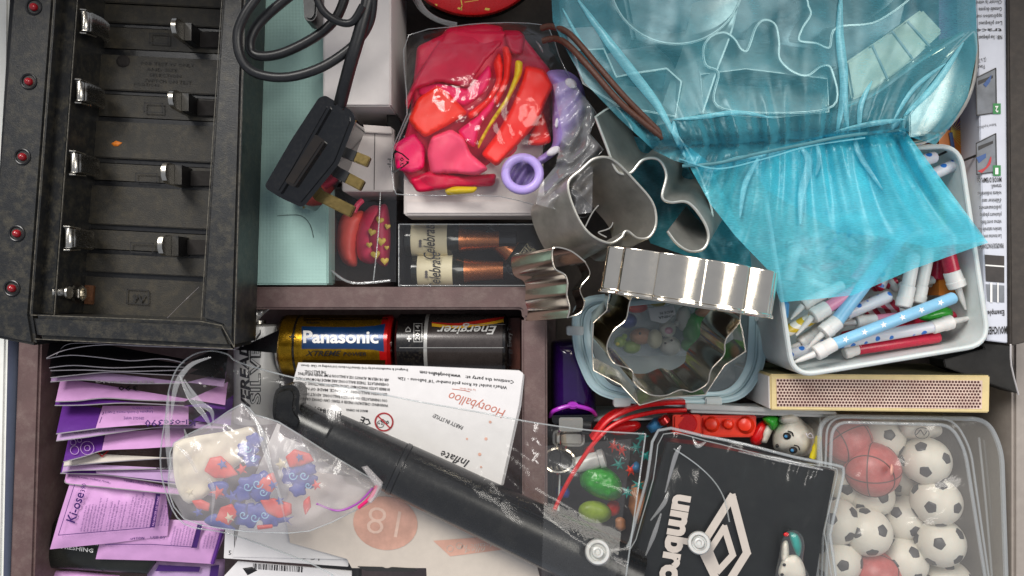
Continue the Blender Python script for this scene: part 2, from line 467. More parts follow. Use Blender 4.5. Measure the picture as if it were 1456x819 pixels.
K = {}
K['tray'] = mat('brown_tray_plastic', '#5f4a48', .5, var=.16, ns=.05, dust=.5, dcol='#8f8078', ds=.12, bump=.25, bs=1.2)
K['drawer'] = mat('drawer_base', '#4a403b', .7, var=.15, dust=.4, ds=.2)
K['drawer_white'] = mat('white_enamel', '#e2e2dc', .35, var=.04, dust=.2, dcol='#b9b2a4')
K['drawer_blue'] = mat('blue_grey_metal', '#8792ab', .4, var=.06)
K['drawer_grey'] = mat('grey_side_panel', '#9a9189', .55, var=.06, dust=.3, dcol='#b8b0a6')
K['black'] = mat('dusty_black_plastic', '#191a1b', .40, var=.15, dust=.42, dcol='#6f6752', ds=.2, detail=9, bump=.25, bs=1.6)
K['black2'] = mat('charger_floor_plastic', '#24211a', .55, var=.15, dust=.45, dcol='#5a503a', ds=.2, detail=9, bump=.3, bs=1.4)
K['black3'] = mat('black_plastic', '#0c0d10', .32, var=.2, dust=.25, dcol='#4d4a42', ds=.8)
K['gloss_black'] = mat('glossy_black_plastic', '#0a0a0b', .10, var=.2, dust=.2, dcol='#4d4a42', ds=.6, coat=.5)
K['cord'] = mat('black_rubber', '#17181a', .38, var=.15, dust=.3, dcol='#55524c', ds=1.2)
K['steel'] = mat('contact_steel', '#c4bfb4', .25, 1, var=.12, ns=.8, bump=.2)
K['rust'] = mat('rusty_steel', '#5d3a22', .7, .2, var=.4, ns=1, bump=.4)
K['brass'] = mat('brass_pin', '#75653f', .35, 1, var=.25, ns=.5, dust=.5, dcol='#3f372a', bump=.2)
K['led'] = mat('red_led', '#8f0f18', .2, var=.2, coat=.4)
K['mint'] = linen('mint_linen_paper', '#a0c2ba')
K['white_card'] = mat('white_cardboard', '#dfd9d6', .65, var=.03, bump=.12, bs=.8)
K['cream_card'] = mat('cream_cardboard', '#d5ccc7', .65, var=.04, bump=.12, bs=.8)
K['paper'] = mat('white_paper', '#dedbdb', .55, var=.03, bump=.1, bs=.3)
K['beige_paper'] = mat('beige_paper', '#d6cabf', .55, var=.05, bump=.1, bs=.3)
K['ink'] = mat('black_ink', '#161416', .5, var=.05)
K['grey_ink'] = mat('grey_ink', '#55504f', .55, var=.05)
K['emboss'] = mat('moulded_mark', '#121110', .6, var=.1)
K['white_ink'] = mat('white_ink', '#e8e6e2', .4, var=.03)
K['red_ink'] = mat('red_ink', '#b3262c', .5, var=.05)
K['rose_ink'] = mat('rose_ink', '#d6a593', .5, var=.22, ns=.08)
K['rose_line'] = mat('rose_line_ink', '#c2705c', .5, var=.05)
K['red'] = mat('red_plastic', '#d01418', .28, var=.08, sss=.1)
K['dark_glass'] = mat('dark_jar', '#1c1813', .2, var=.3, coat=.4)
K['chrome'] = mat('polished_steel', '#f0e6d4', .13, 1, var=.04, ns=.1, bump=.12, bs=.06, rvar=.05)
K['alu'] = mat('dull_aluminium', '#b4b2aa', .40, .82, var=.16, ns=.12, bump=.15, bs=.5)
K['alu2'] = mat('cast_aluminium', '#c2c2bb', .40, .75, var=.12, ns=.12, bump=.1, bs=.4)
K['film'] = film('clear_film')
K['film_crinkle'] = film('crinkled_cellophane', haze=.012, rough=.08, bump=.22, bs=.06, ior=1.42, gloss=1)
K['flap'] = film('loose_cellophane_flap', haze=.16, rough=.1, bump=.2, bs=.08, ior=1.5, gloss=1, hz='#f0f0f4')
K['crease'] = film('film_crease', haze=.12, rough=.1, bump=.1, ior=1.55, gloss=1, hz='#f2f2f4')
K['vinyl'] = film('clear_vinyl', tint='#fafaf8', haze=.012, rough=.15, bump=.3, bs=.03, ior=1.42, ridge=False)
K['zip'] = film('zip_bag_film', tint='#fbfafa', haze=.24, rough=.12, bump=.3, bs=.05, ior=1.42, hz='#efe8ea')
K['clear_box'] = film('clear_plastic', haze=.03, rough=.04, bump=.12, bs=.05, ior=1.42, ridge=False)
K['clear_tub'] = film('frosted_tub', tint='#f9f9f8', haze=.13, rough=.15, bump=.1, bs=.05, ior=1.45, ridge=False, hz='#dcd6cc')
K['clear_edge'] = film('clear_plastic_edge', tint='#eef0f0', haze=.26, rough=.08, bump=.1, bs=.1, ior=1.6, ridge=False, hz='#e2e6e8')
K['white_plastic'] = mat('milky_white_plastic', '#bfbfbc', .32, var=.03, sss=.25)
K['tub_white'] = mat('milky_tub_plastic', '#cfd5d3', .35, var=.04, sss=.3, dust=.2, dcol='#b0b3ac')
K['blue_plastic'] = mat('pale_blue_plastic', '#bcd6da', .3, var=.05, sss=.2)
K['hazy_lid'] = film('hazy_clear_lid', haze=.15, rough=.12, bump=.35, bs=.02, ior=1.5, ridge=False, hz='#dcd8d2')
K['lid_clear'] = film('lid_film', tint='#f6fafa', haze=.17, rough=.2, bump=.12, bs=.05, ior=1.45, ridge=False, hz='#c2d0d4')
K['organza'] = cloth('turquoise_organza', '#6cd6ea', .22, .55, .12)
K['organza2'] = cloth('turquoise_organza_gathered', '#5ce2f8', .50, .5, .09)
K['organza3'] = cloth('turquoise_organza_fold', '#a0eaf6', .40, .4, .10)
K['brown_cord'] = mat('brown_satin_cord', '#4a2a1c', .5, var=.3, ns=1.2, bump=.6, bs=1.5)
for k, c in dict(b_crimson='#c6003a', b_red='#ff1c0e', b_mag='#ee0060', b_pink='#ff4a72', b_yel='#e0bf12', b_purple='#a98fd8', b_orange='#ff2c14', b_dark='#d2043f').items():
    K[k] = mat('latex_'+k[2:], c, .45, var=.14, ns=.05, sss=.12, bump=.2, bs=.3, spec=.35)
K['purple_ring'] = mat('lilac_latex_lip', '#b7a1e2', .35, var=.05, sss=.2)
K['white_dot'] = mat('white_dot_print', '#efe9f2', .4, var=.03)
K['p_pink'] = mat('pink_foil_packet', '#cb98ca', .38, var=.06, bump=.35, bs=.12)
K['p_lilac'] = mat('lilac_foil_packet', '#b394bd', .4, var=.08, bump=.35, bs=.15)
K['p_purple'] = mat('purple_foil_packet', '#5a2a80', .38, var=.08, bump=.35, bs=.15)
K['p_black'] = mat('black_foil_packet', '#0e0d10', .3, var=.2, bump=.5, bs=.08)
K['p_green'] = mat('dark_olive_packet', '#1f201c', .28, var=.3, bump=.6, bs=.05, ns=.05)
K['p_white'] = mat('white_foil_packet', '#c9c2b8', .45, var=.06, bump=.3, bs=.15)
K['foil'] = mat('foil_edge', '#b5aeb2', .35, .4, var=.1)
K['purple_ink'] = mat('purple_ink', '#3a1460', .5, var=.06)
K['gold'] = mat('gold_label', '#a8801c', .25, .85, var=.25, ns=.4, bump=.15)
K['shaded_gold'] = mat('shaded_gold_label', '#5a3f10', .25, .8, var=.25, ns=.3)
K['navy'] = mat('navy_label', '#123560', .22, .2, var=.12, ns=.1, coat=.3)
K['batt_red'] = mat('red_battery_band', '#b81414', .2, .4, var=.2, coat=.4)
K['batt_black'] = mat('black_battery_label', '#121113', .25, .1, var=.2, dust=.3, ds=.6, coat=.3)
K['batt_grey'] = mat('graphite_battery_label', '#3c3634', .28, .3, var=.15, coat=.3)
K['silver'] = mat('silver_label', '#b9b8b4', .3, .5, var=.1)
K['ever'] = mat('white_battery_label', '#c9c8c4', .3, var=.05, coat=.2)
K['copper'] = mat('copper_foil', '#b57048', .28, .85, var=.15, ns=.4, bump=.2)
K['bottle'] = mat('dark_green_bottle', '#14180f', .15, var=.2, coat=.4)
K['label_cream'] = mat('cream_label', '#d9cfae', .5, var=.05)
K['purple_gloss'] = mat('purple_lighter', '#240845', .12, var=.15, coat=.4)
K['magenta'] = mat('magenta_band', '#a531b4', .25, var=.06)
K['pump'] = mat('pump_black_plastic', '#101010', .26, var=.2, dust=.3, dcol='#4a4842', ds=.06)
K['insert'] = mat('black_card_insert', '#0d100f', .35, var=.2, ns=.06, dust=.15, dcol='#39403c', ds=.15)
K['logo'] = mat('pale_logo_print', '#cfc4bc', .5, var=.04)
K['soccer'] = mat('off_white_wax', '#d6d1c4', .45, var=.12, sss=.3, bump=.3, bs=.4, dust=.4, dcol='#9a8f80', ds=.15)
K['soccer_black'] = mat('charcoal_wax', '#23242b', .45, var=.15)
K['basket'] = mat('brick_red_wax', '#b04a48', .42, var=.15, ns=.2, sss=.15, dust=.3, dcol='#d9a3a0', ds=.3)
K['basket_line'] = mat('dark_red_line', '#4d1f20', .5)
K['match_cream'] = mat('matchbox_cream', '#d9c48e', .6, var=.08, dust=.3, dcol='#b9a473')
K['match_olive'] = mat('matchbox_print', '#6d6748', .55, var=.3, ns=.2)
K['striker'] = mat('striker_brown', '#4f2c28', .85, var=.3, ns=.3)
K['striker_bg'] = mat('striker_ground', '#dcc4b4', .7, var=.18, ns=.06, dust=.6, dcol='#9b5a52', ds=.09)
K['box_black'] = mat('dark_box_card', '#3a342f', .7, var=.12, dust=.35, dcol='#5d5349', ds=.3)
K['box_dark'] = mat('black_box_card', '#17140f', .6, var=.2)
K['print_grey'] = mat('pale_printed_card', '#c9ccd6', .5, var=.03)
K['print_photo'] = mat('printed_photo_grey', '#6d7177', .5, var=.3, ns=.1)
K['print_dark'] = mat('printed_photo_dark', '#2a2422', .5, var=.5, ns=.15)
K['green_ink'] = mat('green_print', '#1c7d3a', .5, var=.05)
K['blue_ink'] = mat('blue_print', '#2a4f86', .5, var=.1)
K['orange_p'] = mat('orange_print', '#cf7420', .5, var=.1)
K['purple_p'] = mat('purple_print', '#5c2a70', .5, var=.1)
K['yellow_p'] = mat('yellow_print', '#b9b52a', .5, var=.1)
K['gold_ink'] = mat('gold_print', '#d6b84e', .45, var=.1)
K['coral'] = mat('coral_paper', '#e8584c', .5, var=.08, sss=.1)
K['hotpink'] = mat('pink_paper', '#e0345c', .5, var=.08, sss=.1)
K['dpink'] = mat('deep_pink_paper', '#b51d48', .5, var=.1)
K['toy_green'] = mat('green_translucent_plastic', '#2f9a2c', .25, var=.15, sss=.3)
K['toy_lime'] = mat('lime_plastic', '#8ea53a', .4, var=.2, sss=.2)
K['toy_white'] = mat('white_toy_plastic', '#d3cdc0', .4, var=.06, sss=.25)
K['toy_tan'] = mat('tan_toy_plastic', '#b9805a', .45, var=.15, sss=.2)
K['toy_blue'] = mat('blue_toy_plastic', '#3d7fae', .35, var=.1)
K['toy_yellow'] = mat('yellow_plastic', '#d8c51e', .4, var=.1)
K['toy_teal'] = mat('teal_tinsel', '#2b8f86', .4, var=.2)
K['toy_red'] = mat('orange_red_toy', '#f83a1c', .3, var=.08, sss=.15)
K['wax_white'] = mat('white_candle_wax', '#d9d6d2', .4, var=.05, sss=.3)
K['wax_blue'] = mat('light_blue_wax', '#86bbd8', .35, var=.06, sss=.25)
K['wax_pink'] = mat('pink_wax', '#d98aa6', .38, var=.08, sss=.25)
K['wax_red'] = mat('red_glitter_wax', '#b5123a', .3, var=.15, ns=.6, dust=.25, dcol='#e0a060', ds=1.5)
K['wax_dots'] = dotted('blue_dotted_wax', '#cfd0d6', '#2a6fc0')
K['wax_stripe'] = striped('red_striped_wax', '#c03048', '#ddd2d0')
K['wax_yellow'] = striped('yellow_striped_wax', '#c9a92a', '#ddd8cc')
K['flower_blue'] = mat('blue_flower_print', '#35459a', .45, var=.15, ns=.3)
K['flower_red'] = mat('red_flower_print', '#d23c28', .45, var=.12, ns=.3)
K['wick'] = mat('burnt_wick', '#1a1512', .8)
K['worn'] = mat('worn_plastic_edge', '#57534a', .4, var=.7, ns=.5)
K['hair'] = mat('fine_fibre', '#1a1614', .6)

# ================================================================== the drawer
tag(box('drawer_floor', -260, -260, 1720, 1080, 0, -4, K['drawer'], None, 0), kind='structure')
def struct(o): return tag(o, kind='structure')
def wpx(z0, z1, px, py):
    x, y, _ = W(px, py, z0); return PX(x, y, z1)
# left drawer side: white top lip and blue-grey inner face
struct(prism('drawer_side', [(-160, -200), (14, -200), (9, 480), (-1, 1000), (-160, 1000)], 70, 2, K['drawer_white'], None, 1.2, side=K['drawer_blue']))
struct(prism('drawer_side', [(1441, -200), (1700, -200), (1700, 1000), (1441, 1000)], 66, 2, K['drawer_grey'], None, 1.5))
# unseen slab added beyond the top edge to shade the back of the drawer
def slab(name, x0, x1, y0, y1, z0, z1, m):
    V = [(x, y, z) for z in (z0, z1) for x, y in ((x0, y0), (x1, y0), (x1, y1), (x0, y1))]
    return struct(mesh(name, V, [(3, 2, 1, 0), (4, 5, 6, 7), (0, 1, 5, 4), (1, 2, 6, 5), (2, 3, 7, 6), (3, 0, 4, 7)], m))
slab('shade_slab', -700, 900, 200, 700, 185, 225, K['drawer_grey'])
# organiser tray: rims, dividers, floor
tray = thing('organiser_tray', 'brown plastic organiser tray with raised dividers lining the drawer', 'tray', 430, 430, 2)
prism('side_rim', [(29, 380), (61, 380), (45, 900), (10, 900)], 66, 3, K['tray'], tray, 1.2)
prism('divider', round_poly([(300, 408), (758, 408), (778, 424), (778, 452), (742, 452), (742, 440), (300, 440)], 9), 66, 3, K['tray'], tray, 1.2)
prism('divider', [(742, 452.4), (778, 452.4), (779, 900), (743, 900)], 66, 3, K['tray'], tray, 1.2)
box('tray_floor', 20, 400, 790, 880, 3, 1, K['tray'], tray, 0)

# ================================================================== battery charger
ch = thing('battery_charger', 'large dusty black battery charger with four slots and red lights', 'battery charger', 170, 230, 69)
def cl(x, y, s=-.0755): return (x+s*y, y)
ZT = 102
prism('light_panel', [(20, -40), (80, -40), (43, 447), (50, 492), (-20, 478)], ZT, 71, K['black'], ch, 1.5)
prism('end_wall', [(43.5, 447), (285, 457), (318, 462), (333, 496), (50.5, 482)], ZT-.4, 71, K['black'], ch, 2)
prism('side_wall', [(318, -40), (349, -40), (333, 494), (315, 464), (286, 455)], ZT-1, 71, K['black'], ch, 1.5)
prism('sloped_ledge', [(79.5, -40), (113, -40), (77, 449), (42.5, 446)], lambda x, y: 97 if x+.0755*y > 96 else 93, 71, K['black'], ch, .8)
prism('base', [(15, -45), (372, -45), (352, 480), (-16, 462)], 71.4, 66, K['black3'], ch, 1)
def fl(x, y): return (x, y+.05*(x-150))
def floor_band(y0, y1, z, x0=138, x1=325):
    # left end follows the contact wall, right end the side wall
    return prism('floor_panel', [fl(x0-.075*y0, y0), fl(x1-.035*y0, y0), fl(x1-.035*y1, y1), fl(x0-.075*y1, y1)], z, 69, K['black2'], ch, .4)
bands = [(-40, 3, 74), (5, 31, 73.2), (37, 69, 71.8), (77, 127, 73.2), (133, 166, 71.8), (172, 224, 73.2), (231, 257, 71.8), (264, 319, 73.2), (326, 355, 71.8), (361, 387, 73.2), (394, 455, 72.6)]
for y0, y1, z in bands: floor_band(y0, y1, z)
for i, (px, py) in enumerate([(48, 10), (41, 116), (32, 223), (24, 332), (17, 410)]):
    d = tube('light_ring', [(a, b, ZT+.1) for a, b in ell(px, py, 10.5, n=18)], .55, K['black3'], ch, closed=True, n=0)
    ball('indicator_light', px, py, ZT+.3, 1.9, K['led'], ch, sz=1.1, seg=16)
# four sliding tabs with black patches painting the darkness of their slots
for i, (x, y, yh) in enumerate([(246, 35, 27), (242, 138, 27), (232, 244, 30), (227, 348, 30)]):
    zb = 72
    sx, sy = wpx(94, zb, x, y)
    sl = prism('slot', [(sx+2, sy-11), (sx+45, sy-10), (sx+44, sy+11), (sx+2, sy+11)], 73.6, 71, K['wick'], ch, .2)
    P = []
    X, Y, _ = W(x, y, 94); hw = yh*.5*(HZ-94)/FPX
    V = []; F = []
    prof = [(-hw, 72), (-hw, 89.5), (-hw*.8, 92.5), (-hw*.35, 94), (hw*.35, 94), (hw*.8, 92.5), (hw, 89.5), (hw, 72)]
    for dx in (-1.1, 1.1):
        for yy, zz in prof: V.append((X+dx, Y+yy, zz))
    n = len(prof)
    F = [tuple(range(n)), tuple(range(n, 2*n))[::-1]]+[(k, (k+1) % n, n+(k+1) % n, n+k) for k in range(n)]
    t_ = mesh('sliding_contact', V, F, K['steel'], ch, 'auto')
    V2 = [(X+1.2+a, Y+b, c) for a in (0, 3.4) for b, c in ((-hw*.95, 72), (-hw*.95, 84), (hw*.95, 84), (hw*.95, 72))]
    mesh('slider_block', V2, [(0, 1, 2, 3), (7, 6, 5, 4), (0, 4, 5, 1), (1, 5, 6, 2), (2, 6, 7, 3), (3, 7, 4, 0)], K['black3'], t_)
# corrugated spring contacts on the left wall
for i, (x, y) in enumerate([(120, 31), (113, 130), (105, 232), (97, 339)]):
    X, Y, _ = W(x, y, 96); hw = 4.7
    V = []; F = []; pts = []
    pts.append((-1.2, 96.5)); pts.append((.6, 97.6)); pts.append((2.6, 96.2))
    for k in range(9):
        z = 94.6-k*1.7; bulge = 3.4+1.0*math.sin(PI*k/8)
        pts += [(bulge-1.0, z+.6), (bulge+.8, z)]
    pts.append((2.0, 78)); pts.append((.4, 76))
    for hwk in (-1, -.86, .86, 1):
        for a, z in pts: V.append((X+a-(.9 if abs(hwk) == 1 else 0), Y+hw*hwk, z))
    n = len(pts)
    for r in range(3):
        for k in range(n-1): F.append((r*n+k, r*n+k+1, (r+1)*n+k+1, (r+1)*n+k))
    c_ = mesh('spring_contact', V, F, K['steel'], ch, True)
    for s in (-1, 1):
        tube('bracket', [(X-1.4, Y+s*(hw+.9), 97.3), (X+.8, Y+s*(hw+.9), 96.5), (X+2.2, Y+s*(hw+.4), 90)], .5, K['steel'], c_, n=0, px=False)
# nine volt snaps
X, Y, Z = W(84, 416, 93)
lathe('snap_stud', (X-1, Y, Z), (X+5, Y, Z), [(0, 3.8), (1, 3.8), (1.6, 2.9), (4.6, 2.7), (5.4, 3.2), (6.2, 3.0), (6.4, 1.8)], K['steel'], ch, px=False)
X, Y, Z = W(108, 417, 84)
lathe('snap_socket', (X-2, Y, Z), (X+4, Y, Z), [(0, 4), (1, 4), (1.5, 3.1), (4, 3.4), (5, 4.1), (5.4, 3.9), (5.4, 2.6), (3.5, 2.5)], K['steel'], ch, px=False, seg=6, smooth=False)
prism('rusty_plate', [(120, 405), (133, 406), (131, 433), (119, 432)], 74.4, 72, K['rust'], ch, .2)
# moulded marks
for fl_ in ([(213, 47), (239, 48), (239, 62), (213, 61)], [(206, 146), (231, 147), (231, 160), (205, 159)], [(193, 246), (223, 247), (223, 259), (193, 258)], [(186, 345), (218, 346), (217, 360), (185, 358)], [(181, 411), (211, 413), (211, 433), (180, 431)]):
    shapes(stroke(fl_, 1.3, True), K['emboss'], ch, 73.6, name='moulded_outline')
for P in ([(113, -40, 97), (77, 449, 97)], [(80, -40, 102), (43, 447, 102)], [(318, -40, 101), (286, 455, 101)], [(43.5, 448, 101.8), (285, 457, 101.6), (316, 463, 101)], [(349, -40, 100.8), (333, 494, 100.8)], [(50, 482, 101.4), (331, 496, 101.4)], [(316, 464, 101.2), (333, 494, 101)]):
    tube('worn_edge', P, .22, K['worn'], ch, n=0, seg=6)
letters([('9V', (187, 429), (206, 431), 12, 0, .02), ('FOR TEST 9V ONLY', (200, 92), (276, 95), 5), ('AND SIZE', (208, 100), (252, 102), 4.5), ('SELECTION', (212, 108), (257, 110), 4.5), ('SWITCH ON TEST', (205, 116), (272, 120), 5), ('POSITION', (190, 121), (225, 123), 4.5)], K['emboss'], ch, 73.7, name='moulded_lettering')
pillow('paint_chip', [(158, 204), (165, 200), (174, 203), (168, 208), (162, 208)], 73.3, .3, K['orange_p'], ch, res=3)
pillow('scorch_mark', ell(175, 87, 10, 9, n=14), 73.25, .12, K['wick'], ch, res=5)
tube('fibre', [(238, 452, 103.2), (262, 428, 76), (283, 408, 76)], .1, K['foil'], ch, seg=5)
tag(tube('stray_hair', [(80, 505, 74), (95, 490, 77), (130, 488, 77), (190, 492, 76), (250, 494, 76)], .12, K['foil'], None, seg=5), 'fine pale hair caught along the lower edge of the charger', 'hair')

# ================================================================== power lead and plug
pl = thing('power_lead', 'black mains plug with brass pins on a coiled thick cable', 'plug', 440, 215, 75)
Zc = 116
tube('cable', [(372, -12, Zc), (350, 18, Zc), (338, 49, Zc-1), (343, 83, Zc-2), (364, 104, Zc-3), (406, 110, Zc-4), (452, 98, Zc-5), (489, 76, Zc-6), (513, 53, Zc-6), (527, 26, Zc-4), (531, -14, Zc)], 2.25, K['cord'], pl, seg=12)
tube('cable', [(420, -12, Zc-8), (376, 25, Zc-8), (358, 51, Zc-8), (357, 72, Zc-9), (373, 80, Zc-9), (406, 74, Zc-10), (452, 50, Zc-11), (479, 24, Zc-10), (492, -8, Zc-8)], 2.3, K['cord'], pl, seg=12)
tube('cable', [(448, -10, Zc+3), (460, 16, Zc+2), (482, 31, Zc), (501, 31, Zc), (516, 8, Zc+2)], 1.75, K['cord'], pl, seg=12)
tube('cable', [(527, -12, Zc-1), (512, 45, Zc-3), (497, 96, Zc-7), (482, 154, 97)], 3.1, K['cord'], pl, seg=14)
prism('cable_tie', round_poly([(429, -20), (452, -20), (450, 22), (443, 30), (432, 27)], 5), Zc-2, Zc-14, K['cord'], pl, 1)
pb = prism('plug_body', round_poly([(461, 134), (499, 156), (505, 169), (480, 233), (429, 295), (398, 281), (377, 268), (375, 262), (412, 198), (452, 137)], 7), lambda x, y: 101-.06*((x-440)*.8+(y-215)*.55), 74, K['gloss_black'], pl, 2.2)
prism('back_cover', round_poly([(455, 141), (470, 150), (418, 242), (397, 276), (381, 265), (416, 203)], 5), lambda x, y: 106-.05*((x-440)*.8+(y-215)*.55), 92, K['gloss_black'], pb, 1.5)
prism('fuse_cover', round_poly([(448, 190), (462, 200), (418, 266), (404, 258)], 4), lambda x, y: 107-.05*((x-440)*.8+(y-215)*.55), 95, mat('brown_translucent_plastic', '#1d160e', .14, var=.3, coat=.5), pb, 1)
tube('base_edge', [(506, 171, 96), (482, 233, 94), (431, 296, 94)], .45, K['brass'], pb, n=0)
lathe('cord_grip', (476, 148, 98), (482, 160, 96), [(0, 4.2), (2.5, 4.4), (4.5, 3.6)], K['gloss_black'], pl)
def pin(a, b, w, z, sleeve):
    a = np.array(a, float); b = np.array(b, float); d = (b-a)/np.linalg.norm(b-a); n = np.array([-d[1], d[0]])*w/2
    def seg(t0, t1, g, m, nm):
        p, q = a+(b-a)*t0, a+(b-a)*t1
        prism(nm, round_poly([tuple(p+n*g), tuple(q+n*g), tuple(q-n*g), tuple(p-n*g)], 2.5 if t1 > .9 else .5), z, z-4, m, pl, .5)
    if sleeve:
        seg(-.1, .52, 1.0, K['black3'], 'pin_sleeve'); seg(.521, 1, .98, K['brass'], 'pin')
    else: seg(-.1, 1, 1, K['brass'], 'pin')
pin((484, 214), (524, 230), 15, 92, 1); pin((470, 240), (515, 264), 16, 91, 1); pin((446, 274), (501, 301), 17, 90, 0)

# ================================================================== boxes at the top
mb = thing('gift_box', 'flat mint green linen covered box lying under the plug', 'box', 410, 200, 41)
prism('lid', [(335, -50), (467, -50), (466.5, 405), (335, 405)], 65, 50, K['mint'], mb, .8)
box('base', 340, -45, 463, 402, 49.8, 41, K['white_card'], mb, .4)
tube('stray_fibre', [(394, 307, 65.3), (425, 306, 65.5), (440, 318, 65.3), (446, 338, 65.3)], .13, K['hair'], mb, seg=5)
wb = thing('white_carton', 'tall white carton beside the mint box, under the cable', 'box', 510, 60, 18)
box('body', 459, -60, 556, 151, 74, 18, K['white_card'], wb, .8)
prism('flap', [(461, -58), (554, -58), (554, 149), (461, 149)], 74.7, 74.1, K['white_card'], wb, .2)
tag(prism('dark_card', [(548, 153), (566, 166), (580, 205), (572, 210), (552, 180)], 55, 40, K['box_dark'], None, .3), 'dark sliver of card behind the white carton', 'card')
w2 = thing('small_white_carton', 'small pinkish white carton with an open flap below the tall carton', 'box', 530, 225, 20)
box('body', 486, 182, 560, 272, 60, 20, K['cream_card'], w2, .6)
prism('flap', [(500, 176), (556, 180), (558, 190), (504, 187)], 63, 61.5, K['cream_card'], w2, .3)
tube('fold_line', [(533, 190, 60.1), (532, 270, 60.1)], .2, K['grey_ink'], w2, n=0, seg=5)
w3 = thing('cream_carton', 'long cream carton lying under the bag of balloons', 'box', 675, 290, 40)
prism('body', [(574, 190), (771, 190), (775, 306), (574, 306)], 66, 40, K['cream_card'], w3, .8)
box('flap', 578, 286, 770, 303, 66.6, 66.1, K['cream_card'], w3, .2)

# clear box of cupcake cases
cb = thing('clear_gift_box', 'clear plastic box holding pink and gold heart paper cases', 'box', 518, 340, 14)
for P in ([(470, 266), (563, 268), (562, 400), (468, 398)],):
    sheet('lid', P, 57, K['clear_box'], cb, res=14, crinkle=.5, cs=.02)
    wall('side', P, 57, 40, .5, K['clear_box'], cb, n=0)
tube('lid_edge', [(470, 384, 57.5), (500, 402, 57), (555, 399, 57)], .7, K['clear_edge'], cb)
tube('lid_edge', [(541, 268, 57.5), (538, 330, 57.5), (531, 399, 57.5)], .35, K['clear_edge'], cb)
def case(label, P, m, z, h, dots=None):
    t = thing('cupcake_case', label, 'cupcake case', P[0][0], P[0][1], 20, 'paper cases in the clear box')
    pillow('cup', spline(P, 5, True), z, h, m, t, w=16, res=5, amp=.6, ns=.25, under=1)
    return t
case('coral paper case, plain, at the box side nearest the mint box', [(487, 306), (505, 300), (518, 303), (512, 330), (508, 352), (507, 378), (490, 375), (480, 355), (480, 325)], K['coral'], 40, 9)
case('plain pink paper case between the coral and the gold heart one', [(515, 305), (530, 292), (545, 298), (540, 330), (535, 372), (512, 370), (505, 345), (508, 322)], K['hotpink'], 42, 9)
c3 = case('deep pink paper case printed with gold hearts', [(533, 300), (548, 290), (554, 310), (555, 350), (550, 378), (535, 372), (524, 352), (520, 330)], K['dpink'], 46, 8)
def heart(cx, cy, s, rot):
    o = []
    for k in range(16):
        t = 2*PI*k/16; x = 16*math.sin(t)**3; y = -(13*math.cos(t)-5*math.cos(2*t)-2*math.cos(3*t)-math.cos(4*t))
        a = math.radians(rot); o.append((cx+s*(x*math.cos(a)-y*math.sin(a))/16, cy+s*(x*math.sin(a)+y*math.cos(a))/16))
    return o
for cx, cy, s, r in ((540, 313, 6, 20), (529, 330, 6, 15), (542, 343, 7, 5), (525, 348, 4.5, 0), (534, 362, 7, -10), (551, 322, 4.5, 10), (547, 371, 6, 0), (550, 352, 3.5, 0)):
    pillow('gold_heart', heart(cx, cy, s, r), 54.4, .3, K['gold_ink'], c3, res=4)
tag(tube('pink_cord', [(515, 285, 50), (508, 292, 52), (503, 302, 53)], 1.5, K['hotpink'], None), 'twisted pink paper stem on the coral case', 'paper')

# clear box of miniature bottles
bb = thing('clear_bottle_box', 'clear plastic box of miniature celebration bottles by the divider', 'box', 670, 365, 8)
P = [(567, 319), (778, 319), (778, 407), (567, 407)]
sheet('lid', P, 58, K['clear_box'], bb, res=14, crinkle=.4, cs=.03)
wall('side', P, 58, 46, .5, K['clear_box'], bb, n=0)
for a, b in (((567, 319), (778, 319)), ((567, 319), (567, 407)), ((567, 406), (778, 406))):
    tube('edge', [a+(58.2,), b+(58.2,)], .3, K['clear_edge'], bb, n=0)
tag(box('dark_tray_card', 560, 316, 790, 410, 12, 6, K['box_dark'], None, .3), 'dark card lining beneath the miniature bottles', 'card')
def bottle(label, A, B, z, up):
    """body from A to B in pixels (base to cap)"""
    L = length((*A, z), (*B, z)); t = thing('miniature_bottle', label, 'bottle', A[0], A[1], z-9, 'miniature bottles in the clear box')
    pr = [(0, 8), (.4, 9), (L*.40, 9), (L*.50, 6.6), (L*.55, 5.2), (L*.86, 4.4), (L*.87, 5.2), (L*.97, 5.2), (L, 4)]
    lathe('body', (*A, z), (*B, z), [(a, r) for a, r in pr if a <= L*.52]+[(L*.52, 1)], K['bottle'], t)
    a = np.array(A, float); b = np.array(B, float)
    def at(s): return tuple(a+(b-a)*s)+(z,)
    l0 = L*.06; lathe('label', at(.06), at(.38), [(0, 9.15), (L*.32, 9.15)], K['label_cream'], t)
    lathe('foil_collar', at(.47), at(.84), [(0, 7.2), (L*.08, 6.1), (L*.3, 5.2), (L*.37, 5.1)], K['copper'], t)
    lathe('cap', at(.84), at(1.0), [(0, 5.3), (L*.15, 5.6), (L*.16, 4.6)], K['gloss_black'], t)
    d = (b-a)/np.linalg.norm(b-a); n = np.array([d[1], -d[0]])
    w = 27
    c0 = a+(b-a)*.26; p0 = tuple(c0-n*w*up); p1 = tuple(c0+n*w*up)
    yc = W(*A, z)[1]
    letters([('Celebrate', p0, p1, 17, .35, .006)], K['ink'], t, z=lambda x, y: z+9.3+math.sqrt(max(0, 1-((((x-c0[0])*n[0]+(y-c0[1])*n[1])/30)**2)))*1.5-1.3, cut=0)
    c1 = a+(b-a)*.13
    shapes([ell(c1[0]+n[0]*k, c1[1]+n[1]*k, 2.2, n=8) for k in (-8, -4.5, -1)], K['grey_ink'], t, z+9.4, res=4)
    return t
bottle('miniature bottle nearest the cream carton, copper collar pointing right', (577, 342), (735, 341), 32, 1)
bottle('miniature bottle nearest the tray divider, copper collar pointing right', (586, 386), (740, 384), 32, 1)
bottle('miniature bottle turned the other way, its label half hidden by a cutter', (764, 385), (690, 331), 30, -1)

